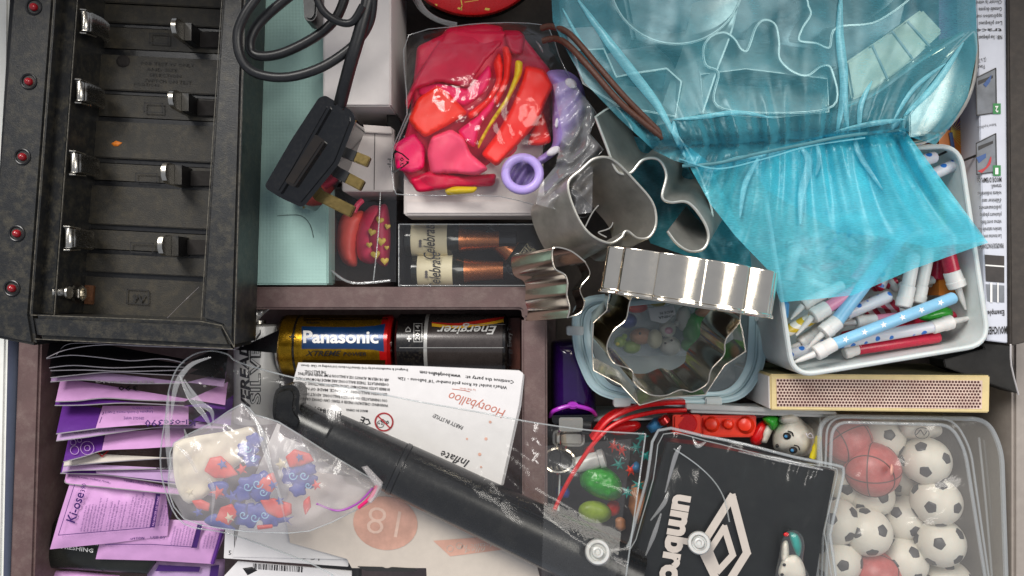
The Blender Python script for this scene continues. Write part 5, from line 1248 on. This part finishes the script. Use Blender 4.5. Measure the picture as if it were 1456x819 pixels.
# lighters
lg = thing('lighter', 'purple lighter with a magenta band beside the tray divider', 'lighter', 815, 545, 38)
pillow('body', round_poly([(783, 484), (826, 480), (845, 520), (848, 594), (784, 596)], 8), 46, 14, K['purple_gloss'], lg, w=27, res=4, under=.6)
tube('band', [(782, 592, 54), (788, 584, 61), (812, 577, 62), (838, 582, 61), (847, 590, 54)], 1.1, K['magenta'], lg)
prism('collar', round_poly([(784, 591), (846, 590), (844, 602), (786, 603)], 4), 58, 40, K['gloss_black'], lg, 1.5)
prism('button', ell(815, 577, 8, 5, n=16), 63.5, 58, K['magenta'], lg, 1)
prism('hood', rrect(795, 594, 829, 614, 3), 60, 42, K['chrome'], lg, 1.5)
lathe('wheel', (826, 604, 54), (846, 606, 54), [(0, 4), (.5, 5), (5, 5), (5.5, 4)], K['black3'], lg)
l2 = thing('lighter', 'metal topped clear lighter head under the pouch', 'lighter', 812, 622, 36)
prism('hood', rrect(786, 612, 832, 636, 8), 54, 38, K['alu'], l2, 2, seg=3)
lathe('wheel', (797, 624, 55), (803, 624, 56), [(0, 5.5), (.6, 6.5), (2, 6.5), (2.4, 4)], K['chrome'], l2)
l3 = thing('key_ring_lens', 'round metal ring with a ribbed dark centre under the pouch', 'ring', 794, 657, 36)
tube('ring', [(a, b, 54) for a, b in ell(794, 655, 22, 17, n=28)], 1.2, K['chrome'], l3, closed=True, n=0)
for k in range(4): tube('rib', [(782+k*8, 662, 52), (785+k*8, 672, 51)], 1.2, K['alu'], l3, n=0)
prism('back', ell(794, 656, 21, 16, n=24), 50, 38, K['box_dark'], l3, 1)

# ================================================================== clear box of ball candles
ob = thing('ball_box', 'clear lidded plastic box of football and basketball candles', 'box', 1295, 710, 6)
OP = round_poly([(1166, 592), (1404, 596), (1424, 640), (1432, 880), (1160, 880)], 26, 6)
wall('side', OP, 68, 60, 1.2, K['clear_tub'], ob, n=0)
tube('rim', [(a, b, 68.5) for a, b in OP], 1.25, K['clear_edge'], ob, closed=True, n=0)
IP = round_poly([(1183, 600), (1352, 604), (1372, 640), (1410, 880), (1172, 880)], 24, 6)
tube('lid_ridge', [(a, b, 71) for a, b in IP], .9, K['clear_edge'], ob, closed=True, n=0)
tube('lid_ridge', [(a, b, 70.2) for a, b in off(IP, -9)], .6, K['clear_edge'], ob, closed=True, n=0)
sheet('lid', IP, 70.6, K['hazy_lid'], ob, res=8, crinkle=1.2, cs=.02)
mesh('lid_slope', [W(a, b, 71) for a, b in IP]+[W(a, b, 68.8) for a, b in OP], [(i, (i+1) % len(IP), len(IP)+(i+1) % len(IP), len(IP)+i) for i in range(len(IP))], K['clear_tub'], ob, True)
box('floor', 1168, 598, 1420, 880, 9, 7, mat('ball_box_floor', '#6d6862', .5, var=.2), ob, 0)
for k in range(3): tube('side_step', [(1392+k*7, 622+k*3, 60-k*12), (1402+k*6, 720, 60-k*12), (1412+k*5, 840, 60-k*12)], .6, K['clear_edge'], ob)
# one football candle with its twelve patches, then copies
R0 = 12.7
phi = (1+5**.5)/2
ICO = [Vector(v).normalized() for v in [(0, 1, phi), (0, 1, -phi), (0, -1, phi), (0, -1, -phi), (1, phi, 0), (1, -phi, 0), (-1, phi, 0), (-1, -phi, 0), (phi, 0, 1), (phi, 0, -1), (-phi, 0, 1), (-phi, 0, -1)]]
def ball_thing(name, label, px, py, z, group):
    return thing(name, label, 'candle', px, py, z, group)
def football(px, py, z, label):
    t = ball_thing('football_candle', label, px, py, z, 'football candles in the clear box')
    ball('wax', px, py, z, R0, K['soccer'], t, seg=36)
    c = Vector(W(px, py, z))
    for i, v in enumerate(ICO):
        a = v.orthogonal().normalized(); b = v.cross(a); V = []; F = []
        w0 = (ICO[(i+3) % 12]-v*v.dot(ICO[(i+3) % 12])).normalized()
        for q in range(12):
            if abs(v.dot(ICO[q])-.447) < .01: w0 = (ICO[q]-v*v.dot(ICO[q])).normalized(); break
        a = w0; b = v.cross(a)
        rings = [(0, 1.012), (.5, 1.014), (.85, 1.012), (1, .99)]
        N = 20
        for s, k in rings:
            for j in range(N):
                th = 2*PI*j/N; pe = math.cos(PI/5)/math.cos((th+PI/5) % (2*PI/5)-PI/5) if True else 1
                rr = .275*s*(pe*.8+.2)*(1+.05*math.sin(i*3+th*2)); d = (v+a*math.cos(th)*rr+b*math.sin(th)*rr).normalized()
                V.append(tuple(c+d*R0*k))
        for r in range(3):
            for j in range(N):
                l = (j+1) % N; F.append((r*N+j, r*N+l, (r+1)*N+l, (r+1)*N+j))
        mesh('patch', V, F, K['soccer_black'], t, True)
    return t
fb0 = football(1316, 655, 54, 'football candle in the upper right of the box, black patch facing up')
fb0.rotation_euler = (.35, .5, .2)
fl_ = [(1331, 713, 56, 'football candle second from the top along the right side', (.9, .2, 1.0)), (1336, 771, 55, 'football candle third from the top along the right side', (.2, .45, 2.0)),
       (1252, 622, 44, 'football candle behind the brick red basketball, at the box top', (1.2, .6, .3)), (1237, 704, 42, 'football candle half under the brick red basketball', (.4, 1.1, 2.2)),
       (1233, 756, 53, 'football candle near the left side, two patches showing', (.7, .9, 3.1)), (1285, 737, 42, 'football candle deep between the two columns', (1.7, .3, 1.2)),
       (1284, 797, 48, 'football candle low in the middle of the box', (2.1, .5, .6)), (1188, 741, 50, 'football candle cut by the pouch edge, upper one', (1.0, 1.4, .2)),
       (1190, 796, 50, 'football candle cut by the pouch edge, lower one', (.3, 2.2, 1.5)), (1347, 829, 48, 'football candle at the bottom right of the box', (2.5, .2, 2.6)),
       (1282, 676, 34, 'football candle lying deepest under the others', (.8, 2.4, .9)), (1205, 690, 36, 'football candle behind the pouch corner', (1.5, 1.0, 2.9))]
for x, y, z, lab, rot in fl_:
    o = copy_tree(fb0); w_ = W(x, y, z); o.location = [q*.001 for q in w_]; o.rotation_euler = rot; o['label'] = lab
def basketball(px, py, z, r, label, rot):
    t = ball_thing('basketball_candle', label, px, py, z, 'basketball candles in the clear box')
    ball('wax', px, py, z, r, K['basket'], t, seg=36)
    c = np.array(W(px, py, z)); rr = r*1.002
    for kind in range(4):
        P = []
        for k in range(48):
            th = 2*PI*k/48
            if kind == 0: d = np.array([math.cos(th), math.sin(th), 0])
            elif kind == 1: d = np.array([math.cos(th), 0, math.sin(th)])
            else:
                s = 1 if kind == 2 else -1; x_ = s*.55; q = math.sqrt(1-x_*x_); d = np.array([x_, q*math.cos(th), q*math.sin(th)])
            P.append(tuple(c+d*rr))
        tube('seam', P, .32, K['basket_line'], t, closed=True, n=0, px=False, seg=5)
    t.rotation_euler = rot
basketball(1240, 667, 56, 14.3, 'brick red basketball candle on top with a pale scuff', (.4, .9, .5))
basketball(1203, 626, 48, 13.5, 'brick red basketball candle in the top left corner of the box', (.9, .2, .3))
basketball(1244, 818, 50, 13.5, 'brick red basketball candle at the bottom of the box', (.3, .5, 1.0))
pillow('wax_scuff', ell(1220, 652, 9, 8, n=14), 67.5, .8, mat('pale_scuffed_wax', '#d9a090', .5), bpy.data.objects['basketball_candle'], res=3)
tag(pillow('yellowed_ball', spline([(1278, 600), (1300, 596), (1334, 602), (1338, 618), (1310, 626), (1282, 620)], 4, True), 50, 8, K['soccer'], None, res=5), 'off white flattened candle with a round emblem under the box lid', 'candle')
shapes(stroke(ell(1311, 616, 10, 8, n=20), 1.3, True)+stroke([(1303, 618), (1309, 611), (1314, 619), (1319, 612)], 1.6), K['ink'], bpy.data.objects['yellowed_ball'], 59.2, name='emblem', res=5)
tag(pillow('green_scrap', ell(1210, 758, 4, 6, n=10), 60, 1.5, K['toy_green'], None, res=3), 'bit of bright green wax beside a football candle', 'wax')

# ================================================================== clear snap pouch with logo card
up = thing('snap_pouch', 'clear vinyl snap pouch holding a black logo card', 'pouch', 1050, 730, 74)
UP = [(936, 612), (1000, 620), (1060, 632), (1130, 650), (1190, 662), (1199, 668), (1196, 690), (1180, 760), (1164, 850), (880, 850), (896, 770), (920, 680)]
uz = lambda x, y: 86+3*math.sin((x-900)*.012)
prism('card_insert', [(948, 628), (1000, 634), (1042, 641), (1120, 656), (1188, 670), (1170, 760), (1156, 850), (896, 850), (908, 770), (930, 690)], lambda x, y: uz(x, y)-4, 72, K['insert'], up, .4)
zl = lambda x, y: uz(x, y)-3.75
letters([('umbro', (960, 702), (938, 828), 34, 0, .05)], K['logo'], up, zl)
def band(P, w, closed=True): return stroke(P, w, closed)
shapes(band([(1041, 706), (1062, 786), (1027, 842), (996, 778)], 11)+band([(1030, 750), (1042, 789), (1021, 812), (1009, 783)], 9), K['logo'], up, zl, name='double_diamond_logo', res=20)
sheet('front_film', UP, lambda x, y: uz(x, y), K['vinyl'], up, res=5, crinkle=lambda x, y: 1.1+3.4*math.exp(-((y-640-(x-936)*.2)/30)**2)*(1 if x < 1060 else .5)+2*math.exp(-((x-925)/30)**2), cs=(.034, .010, .97, .2), seed=3)
tube('welded_edge', [(a, b, uz(a, b)+.2) for a, b in UP], .75, K['clear_edge'], up, closed=True, n=3, seg=8)
tube('inner_weld', [(a, b, uz(a, b)+.1) for a, b in off(UP, 9)], .3, K['clear_edge'], up, closed=True, n=3, seg=6)
tube('pocket_edge', [(958, 638, 88), (990, 660, 88.5), (1015, 684, 88.5), (1030, 710, 88.5), (1037, 742, 88.5)], .35, K['clear_edge'], up, seg=6)
for q in ([(946, 700, 87.5), (960, 650, 89), (968, 634, 89)], [(925, 740, 87), (944, 716, 89), (950, 700, 88)], [(918, 790, 87), (930, 760, 89), (940, 730, 88)], [(985, 622, 87), (992, 634, 89.5), (1004, 628, 88)], [(1050, 642, 87.5), (1110, 654, 89), (1170, 668, 88)]):
    tube('crease', q, [.3, 1.1, .4], K['crease'], up, seg=8, flat=.3)
sn = lathe('snap_button', (994, 772, uz(994, 772)+.5), (994, 772, 110), [(0, 5.4), (1.2, 5.6), (2.4, 5.0), (2.4, 3.8), (.9, 3.5), (.9, 2.6), (2.8, 2.3), (3, 1.5), (2.2, .9)], K['white_plastic'], up, seg=32)
dp = thing('dog_sticker', 'white puppy cut out figure in a clear blister on the pouch', 'toy', 1120, 785, 86)
pillow('blister', spline([(1104, 830), (1108, 790), (1114, 762), (1124, 754), (1138, 758), (1144, 774), (1142, 800), (1150, 826)], 4, True), 88.5, 2, K['clear_box'], dp, res=5)
pillow('head', spline([(1108, 820), (1112, 796), (1120, 790), (1134, 790), (1144, 806), (1142, 826)], 4, True), 86.5, 3, K['toy_white'], dp, res=4)
pillow('ear', spline([(1111, 796), (1113, 772), (1120, 770), (1122, 788), (1118, 800)], 4, True), 86.5, 2.5, K['toy_white'], dp, res=4)
pillow('bow', ell(1118, 760, 4, 3, n=10), 88.6, 1.5, K['red'], dp, res=3)
pillow('leaf', spline([(1122, 758), (1134, 760), (1140, 775), (1136, 792), (1128, 780)], 4, True), 86.6, 2, K['toy_teal'], dp, res=4)
for x, y in ((1115, 803), (1112, 817)): pillow('eye', ell(x, y, 2.6, 2.2, n=10), 89.6, .6, K['ink'], dp, res=2)

# ================================================================== long clear pouch round the pump
lp = thing('snap_pouch', 'long clear vinyl pouch with a curled end holding the balloon pump', 'pouch', 560, 660, 66)
LP = [(236, 590), (240, 556), (252, 524), (274, 505), (300, 499), (324, 504), (342, 516), (430, 540), (520, 556), (600, 572), (680, 586), (760, 601), (840, 612), (918, 617), (908, 690), (890, 819), (884, 850), (560, 850), (440, 800), (330, 760), (262, 745), (236, 700), (228, 650)]
def lz(x, y):
    s = (x-475)*.423-(y-629)*.906                       # across the pump
    d = (x-475)*.906+(y-629)*.423
    near = math.exp(-(s/125)**2)*(1/(1+math.exp((-60-d)/12)))
    z = 75+26*near
    if x < 345: z += 22*math.exp(-((x-285)/42)**2-((y-550)/45)**2)
    if y > 600 and x < 420: z = min(z, 80)
    if x > 760: z = max(z, 96-12*max(0, (690-y)/80))
    return z
sheet('film', LP, lz, K['vinyl'], lp, res=6, crinkle=lambda x, y: 2.4+3/(1+math.exp((690-x)/30)), cs=(.006, .022, .9, .43), seed=6)
tube('welded_edge', [(a, b, lz(a, b)+.3) for a, b in LP[:14]], .4, K['clear_edge'], lp, n=4, seg=7)
tube('welded_edge', [(a, b, lz(a, b)+.3) for a, b in LP[13:17]], .4, K['clear_edge'], lp, n=4, seg=7)
tube('welded_edge', [(a, b, lz(a, b)+.3) for a, b in LP[16:]+LP[:1]], .4, K['clear_edge'], lp, n=4, seg=7)
for q in ([(243, 600, 92), (250, 550, 96), (270, 520, 97), (300, 508, 97)], [(256, 535, 98), (270, 565, 99), (290, 590, 98), (302, 612, 96)], [(262, 540, 98), (284, 572, 99), (300, 584, 98), (303, 600, 96)], [(262, 610, 88), (270, 640, 86), (268, 670, 84)], [(240, 560, 90), (238, 620, 86), (244, 680, 84)]):
    tube('fold_line', q, [.3, 1.3, 1.1, .3][:len(q)], K['crease'], lp, seg=8, flat=.3)
patch('inner_flap', [(776, 634), (898, 624), (876, 819), (770, 819)], lambda x, y: lz(x, y)-3, K['clear_box'], lp, 14)
lathe('snap_button', (850, 785, lz(850, 785)+.5), (850, 785, 120), [(0, 5.9), (1.2, 6.1), (2.6, 5.4), (2.6, 4.1), (.9, 3.8), (.9, 2.8), (3, 2.5), (3.2, 1.6), (2.3, 1)], K['white_plastic'], lp, seg=32)
pillow('dark_tab', round_poly([(874, 770), (890, 768), (884, 850), (868, 850)], 4), 74, 2, K['insert'], lp, res=6)

# ================================================================== zip bag of flower decorations
zb = thing('zip_bag', 'small zip bag of red and blue printed flowers on top of the pouch', 'bag', 360, 670, 84)
ZP = [(247, 630), (300, 602), (344, 574), (362, 590), (396, 600), (460, 640), (520, 676), (543, 690), (530, 712), (500, 728), (440, 755), (380, 757), (320, 752), (262, 738), (240, 700), (242, 660)]
zz_ = lambda x, y: 94+9*math.exp(-((x-360)/90)**2-((y-675)/60)**2)
FG = 'printed flowers in the zip bag'
paper = tag(pillow('folded_tissue', spline([(246, 640), (260, 624), (330, 612), (360, 608), (366, 640), (330, 668), (300, 700), (268, 716), (250, 690)], 3, True), 88, 2.4, mat('cream_tissue', '#d3cab2', .65, var=.08, bump=.5, bs=.15), None, w=8, res=5, amp=2.2, ns=.05), 'cream folded tissue behind the flowers in the zip bag', 'tissue')
def flower(label, blobs, z, m, n=6):
    t = thing('flower_decoration', label, 'flower', blobs[0][0], blobs[0][1], z, FG)
    for i, (x, y, r) in enumerate(blobs):
        P = [(x+r*(1+.16*math.cos(5*a+i))*math.cos(a), y+r*(1+.16*math.cos(5*a+i))*math.sin(a)*.85) for a in np.linspace(0, 2*PI, 22)[:-1]]
        h = pillow('petal_head', P, z+i*.4, .7, m, t, w=3, res=4, amp=.8, ns=.12)
    return t
def curls(t, pts, z):
    for x, y, r in pts: tube('curl_line', [(x+r*math.cos(a)*(1-.10*k), y+r*math.sin(a)*(1-.10*k), z) for k, a in enumerate(np.linspace(0, 7.5, 10))], .28, K['wax_blue'], t, n=3, seg=5)
FB, FR = K['flower_blue'], K['flower_red']
curls(flower('large blue flower at the middle of the zip bag', [(358, 692, 20), (374, 684, 16), (372, 702, 14), (344, 702, 13)], 93, FB), [(352, 692, 7), (366, 688, 8), (374, 700, 6)], 97.8)
curls(flower('blue flower at the bottom of the zip bag', [(352, 733, 20), (368, 728, 15), (384, 738, 14), (340, 724, 12)], 92, FB), [(346, 732, 7), (362, 736, 7), (376, 732, 6)], 96.6)
curls(flower('blue flower near the top seam of the zip bag', [(352, 640, 15), (362, 626, 12), (358, 654, 12)], 93, FB), [(352, 638, 6), (360, 652, 5)], 96.4)
curls(flower('blue flower nearest the zip', [(418, 676, 18), (436, 682, 15), (430, 664, 14), (424, 696, 12), (440, 668, 10)], 92, FB), [(416, 676, 7), (432, 676, 7), (438, 690, 5)], 97)
for lab, P in (('red flower on the cream tissue', [(292, 668), (300, 652), (314, 648), (330, 662), (338, 676), (322, 682), (304, 682)]), ('red flower between the blue ones', [(364, 690), (376, 676), (390, 672), (396, 690), (388, 702), (372, 700)]), ('red tulip under the zip bag middle seam', [(370, 712), (390, 708), (414, 716), (416, 732), (398, 740), (380, 730)]), ('red tulip beside the blue flower nearest the zip', [(404, 650), (420, 640), (440, 644), (446, 656), (430, 662), (410, 664)]), ('red petal at the lower left of the zip bag', [(274, 712), (286, 708), (298, 714), (296, 726), (280, 724)]), ('red scrap along the bottom seam', [(312, 722), (330, 716), (338, 730), (324, 748), (306, 742)]), ('red leaf standing alone toward the zip', [(430, 712), (440, 706), (442, 720), (436, 732), (430, 722)]), ('small red strip at the bottom seam', [(364, 746), (386, 744), (388, 752), (366, 753)])):
    tag(pillow('flower_decoration', round_poly([(a+R.uniform(-2, 2), b+R.uniform(-2, 2)) for a, b in P], 2), 94, .6, FR, None, w=3, res=4, amp=.8, ns=.1), lab, 'flower', FG)
for lab, P in (('blue leaf and stalk below the red flower on the tissue', [(296, 688), (316, 684), (326, 690), (322, 700), (330, 708), (326, 710), (312, 700), (300, 698)]), ('blue star leaf under the red tulip', [(392, 736), (404, 730), (408, 736), (418, 734), (410, 740), (416, 748), (408, 742), (396, 744)]), ('dark blue leaf pile at the lower left', [(290, 740), (306, 730), (322, 742), (336, 754), (318, 752), (300, 748)])):
    tag(pillow('flower_decoration', spline(P, 3, True), 93, 1.4, FB, None, res=3.5, amp=1, ns=.2), lab, 'flower', FG)
for i, (x, y, r_, c, lab) in enumerate([(310, 700, 8, 0, 'red scrap at the tissue edge'), (330, 706, 7, 1, 'blue scrap beside the red scrap at the tissue edge'), (398, 712, 6, 1, 'blue scrap above the red tulip'), (344, 668, 7, 0, 'red scrap above the large blue flower'), (450, 690, 6, 0, 'red scrap nearest the zip'), (388, 690, 6, 1, 'blue scrap on the middle crease'), (270, 700, 6, 2, 'pale scrap at the lower left'), (400, 660, 8, 2, 'pale scrap between the two upper blue flowers'), (326, 736, 6, 2, 'pale scrap at the bottom seam'), (426, 650, 5, 1, 'blue scrap under the red tulip by the zip'), (282, 728, 6, 1, 'blue scrap lowest at the left'), (316, 660, 6, 1, 'blue scrap on the tissue')]):
    P = [(x+r_*(1.25 if k % 2 else .55)*R.uniform(.8, 1.3)*math.cos(q), y+r_*(1.25 if k % 2 else .55)*R.uniform(.8, 1.3)*math.sin(q)) for k, q in enumerate(np.linspace(0, 2*PI, 11)[:-1])]
    tag(pillow('paper_scrap', P, 95.2, .6, (FR, FB, K['label_cream'])[c], None, w=3, res=3, amp=.8, ns=.15), lab+' in the zip bag', 'paper scrap', 'paper scraps in the zip bag')
sheet('front_film', ZP, lambda x, y: zz_(x, y)+1.5, K['zip'], zb, res=5, crinkle=2.2, cs=.03, seed=9, edge=3)
tube('seam', [(a, b, zz_(a, b)-.5) for a, b in ZP], .35, K['clear_edge'], zb, closed=True, n=2, seg=5)
pillow('zip_flap', [(514, 664), (522, 662), (545, 686), (540, 696), (528, 716), (522, 712), (534, 692)], 99, 1, K['zip'], zb, res=5)
tube('zip_track', [(536, 690, 98), (528, 706, 98), (510, 722, 97)], .9, mat('magenta_zip', '#d81f6a', .35), zb)
tube('zip_track', [(530, 694, 98), (508, 716, 97), (480, 726, 96.5), (450, 716, 97)], .55, mat('violet_zip', '#9a4aa0', .35), zb)
for q in ([(362, 592, 100), (376, 640, 105), (396, 700, 104), (408, 752, 96)], [(250, 632, 96), (268, 650, 99), (280, 672, 98)], [(345, 575, 95), (372, 612, 102), (384, 660, 105)], [(300, 742, 97), (304, 700, 100), (296, 680, 100)]):
    tube('crease', q, [.2, .9, .7, .2][:len(q)], K['crease'], zb, seg=8, flat=.3)

# ================================================================== turquoise organza bag of cutters
og = thing('organza_bag', 'turquoise see through drawstring bag stuffed with cookie cutters', 'bag', 1120, 180, 60)
def oz(x, y):
    g = 206+(x-1000)*-.06                               # height of the gathers in the picture
    if y < g: z = 118-10*max(0, (abs(x-1110)-190)/110)**2
    else: z = 110-(y-g)*.03
    f = math.exp(-((y-g)/(55 if y < g else 95))**2)
    xr = 1130+(x-1130)*(1-min(.35, abs(y-g)/420))          # pleats fan out from the gathers
    z += f*(9*noise.noise(Vector((xr*.035, y*.004, 3.3)))+6*noise.noise(Vector((xr*.09, y*.006, 8.1)))+1.6*noise.noise(Vector((xr*.25, y*.01, 1.7))))-5*math.exp(-((y-g)/9)**2)
    z += (1-f)*(2.0*math.sin(xr*.05+y*.012)+1.0*math.sin(xr*.11+2))
    return z
body = [(782, -40), (786, 30), (800, 62), (832, 118), (880, 168), (930, 214), (958, 228), (985, 236), (1010, 246), (1080, 224), (1180, 196), (1250, 190), (1286, 192), (1330, 206), (1352, 180), (1376, 138), (1390, 70), (1386, -40)]
sheet('front_cloth', body, oz, K['organza'], og, res=4.2, crinkle=.6, cs=.02, seed=2)
sheet('back_cloth', [(790, -40), (1384, -40), (1384, 70), (1340, 190), (1010, 240), (880, 160), (800, 50)], 57, K['organza'], og, res=20)
fl = [(955, 190), (1010, 232), (1080, 216), (1180, 190), (1286, 184), (1405, 345), (1300, 382), (1212, 420), (1110, 430), (1092, 384), (1046, 336), (1010, 290), (985, 245)]
sheet('frill', fl, lambda x, y: oz(x, y)-1.5, K['organza2'], og, res=4, crinkle=.4, cs=.02, seed=4)
sheet('under_cloth', [(880, 190), (960, 205), (1012, 240), (1050, 320), (1098, 395), (1000, 372), (925, 346), (890, 270)], 64, K['organza2'], og, res=7, crinkle=3, cs=.03, seed=8)
fl2 = [(1060, 226), (1120, 212), (1180, 196), (1284, 190), (1400, 343), (1320, 352), (1250, 336), (1190, 330), (1140, 300), (1090, 270)]
sheet('frill', fl2, lambda x, y: oz(x, y)-7, K['organza2'], og, res=5, crinkle=.4, cs=.02, seed=5)
def fold(P, w, lift=1.5):
    Q = spline(P, 5); n = len(Q); A = []; B = []
    for i, p in enumerate(Q):
        d = np.array(Q[min(i+1, n-1)])-np.array(Q[max(i-1, 0)]); d = d/np.linalg.norm(d); nn = np.array([-d[1], d[0]]); k = w/2*math.sin(PI*(.06+.88*i/(n-1)))
        A.append(tuple(np.array(p)+nn*k)); B.append(tuple(np.array(p)-nn*k))
    pillow('cloth_fold', A+B[::-1], lambda x, y: oz(x, y)+lift*.5, .8, K['organza3'], og, res=4, under=.1)
for P, w in (([(822, 0), (858, 50), (900, 105), (935, 150), (962, 198)], 15), ([(800, 12), (832, 70), (870, 118), (905, 150)], 7), ([(1196, -10), (1194, 50), (1200, 120), (1190, 190)], 13), ([(1206, 190), (1201, 130), (1204, 90)], 9), ([(1222, 190), (1224, 150), (1240, 115)], 8), ([(1285, 165), (1330, 120), (1370, 60)], 10), ([(1270, 172), (1300, 125), (1345, 90)], 7), ([(1282, 168), (1270, 185), (1290, 190)], 9), ([(1135, 206), (1150, 230), (1140, 275), (1138, 320)], 12), ([(1215, 190), (1222, 220), (1255, 270)], 8), ([(1160, 200), (1165, 225), (1160, 250)], 7), ([(1010, 236), (1050, 225), (1090, 220), (1150, 200)], 7), ([(958, 170), (1000, 166), (1050, 160), (1100, 168)], 7), ([(975, 225), (960, 190), (958, 172)], 9), ([(1085, 215), (1060, 260), (1052, 310)], 8), ([(1185, 188), (1240, 176), (1286, 170)], 8)):
    fold(P, w)
dk = mat('teal_drawstring', '#4a7f88', .5, var=.2)
tube('drawstring', [(970, 236, 113), (1020, 232, 116), (1080, 218, 117), (1140, 206, 116), (1200, 194, 117), (1285, 184, 114)], .8, dk, og)
tube('stitch_line', [(966, 226, 115), (1020, 240, 116), (1086, 226, 117), (1150, 208, 116), (1230, 196, 117)], .35, K['organza3'], og, seg=5)
tag(tube('satin_cord', [(770, 40, 100), (786, 38, 104), (812, 50, 112), (852, 96, 120), (890, 140, 121), (944, 194, 116)], 1.45, K['brown_cord'], None, seg=10), 'brown satin cord, upper of the two crossing the turquoise bag', 'cord', 'brown cords of the bag')
tag(tube('satin_cord', [(772, 58, 100), (790, 55, 104), (808, 64, 112), (840, 98, 120), (884, 148, 121), (942, 196, 116)], 1.45, K['brown_cord'], None, seg=10), 'brown satin cord, lower of the two crossing the turquoise bag', 'cord', 'brown cords of the bag')
# what is in the bag
BGp = 'cookie cutters in the turquoise bag'
def inbag(label, P, z, h, m, closed=True, shift=(0, 0), n=6, bead=.4, bm_=None):
    t = thing('cookie_cutter', label, 'cookie cutter', P[0][0], P[0][1], z-h, BGp)
    Q = spline(P, n, closed) if n else P
    wall('band', P, z, h, .7, m, t, closed=closed, shift=shift, n=n)
    if bead: tube('rim', [(a, b, z+.2) for a, b in Q], bead, bm_ or K['alu2'], t, closed=closed, n=0, seg=6)
    return t
inbag('big round cutter with a pale rim, seen through the bag', ell(962, -28, 94, 90, n=28), 106, 22, K['alu2'], bead=.45, shift=(0, 12))
inbag('wavy cutter with a pale rim in the middle of the bag', [(1022, 104), (1004, 92), (1001, 68), (1012, 52), (1030, 47), (1044, 56), (1053, 70), (1062, 73), (1068, 60), (1076, 38), (1088, 29), (1102, 36), (1107, 60), (1108, 84), (1126, 102), (1148, 108), (1168, 95), (1182, 100), (1184, 150), (1100, 160), (1020, 150)], 107, 26, K['alu2'], bead=.4, shift=(5, 8))
inbag('wavy cutter near the tall cloth fold', [(1156, -20), (1148, 4), (1152, 20), (1140, 40), (1136, 58), (1160, 62), (1180, 68), (1190, 40), (1250, 30), (1300, -20)], 108, 26, K['alu2'], bead=.3, shift=(5, 8))
inbag('grey steel cutter lying flat side up above the gathers', [(996, 106), (1060, 98), (1176, 112), (1178, 158), (1100, 166), (1000, 160)], 104, 12, K['alu2'], n=0, shift=(0, 17), bead=.3)
inbag('wide pale cutter in the left part of the bag', [(816, 72), (858, 70), (876, 110), (900, 105), (948, 98), (968, 116), (960, 165), (880, 150), (830, 118)], 98, 14, K['alu2'], n=1, shift=(-3, 15), bead=.3)
t = thing('baking_tin', 'shiny flat sided tin with cream reflections in the bag', 'tin', 1265, 90, 70, BGp)
prism('side', [(1203, 88), (1268, 44), (1312, 12), (1342, 44), (1300, 84), (1240, 130), (1212, 142)], 108, 76, mat('tin_side', '#8f8a78', .35, .5, var=.3, ns=.06), t, 1)
for a, b in (((1268, 44), (1298, 84)), ((1290, 30), (1322, 66)), ((1240, 64), (1262, 112))): tube('rib', [a+(108.2,), b+(108.2,)], .5, K['alu2'], t, n=0)
tube('rim', [(1196, 152, 106), (1240, 134, 109), (1304, 88, 110), (1368, 48, 109)], 1.4, K['chrome'], t)
t = thing('cookie_cutter', 'added metal strip making the bright streak in the left half of the bag', 'cookie cutter', 1020, 90, 70, BGp)
wall('band', [(1052, -20), (1040, 40), (1018, 100), (998, 160)], 106, 14, .8, K['alu2'], t, closed=False, shift=(-19, -3))  # added strip standing in for bright glints on the cloth
t = thing('baking_tin', 'oval pale metal baking tin at the right side of the bag', 'tin', 1340, 140, 62, BGp)
OV = [(1386, 48), (1388, 90), (1376, 140), (1350, 178), (1318, 200), (1288, 202), (1286, 168), (1310, 130), (1345, 84), (1374, 52)]
wall('side', OV, 104, 26, .8, K['alu2'], t, shift=(-4, 3))
tube('rim', [(a, b, 104) for a, b in OV], 1.0, K['chrome'], t, closed=True, n=4)
prism('base', off(OV, 9), 94, 80, K['alu2'], t, .5)
t = thing('baking_tin', 'dark dish filling the upper part of the bag', 'tin', 1100, 20, 60, BGp)
prism('base', [(880, -40), (1300, -40), (1280, 40), (1190, 100), (1010, 100), (900, 60)], 76, 62, mat('grey_tin_base', '#6b7678', .4, .5, var=.4, ns=.05), t, 2)

for i, (x, y, r_, m, lab) in enumerate([(870, 722, 12, 'toy_red', 'red see through chip in the gap left of the logo pouch'), (882, 745, 10, 'toy_tan', 'tan chip low in the gap beside the snap'), (905, 665, 9, 'toy_blue', 'blue chip beside the teal tinsel'), (838, 640, 9, 'toy_red', 'red chip above the white tube'), (800, 700, 12, 'flower_blue', 'dark blue chip left of the green gem'), (765, 690, 14, 'toy_tan', 'brown chip beside the ribbed ring'), (872, 690, 8, 'toy_lime', 'lime chip against the green gem'), (830, 756, 13, 'toy_teal', 'teal chip near the pump end')]):
    P = [(x+r_*R.uniform(.6, 1.2)*math.cos(a), y+r_*R.uniform(.6, 1.2)*math.sin(a)) for a in np.linspace(0, 2*PI, 9)[:-1]]
    tag(pillow('plastic_chip', round_poly(P, 4), 38+i % 3*3, 3, K[m], None, w=5, res=4, amp=1, ns=.1), lab, 'plastic chip', 'plastic chips in the party tub')
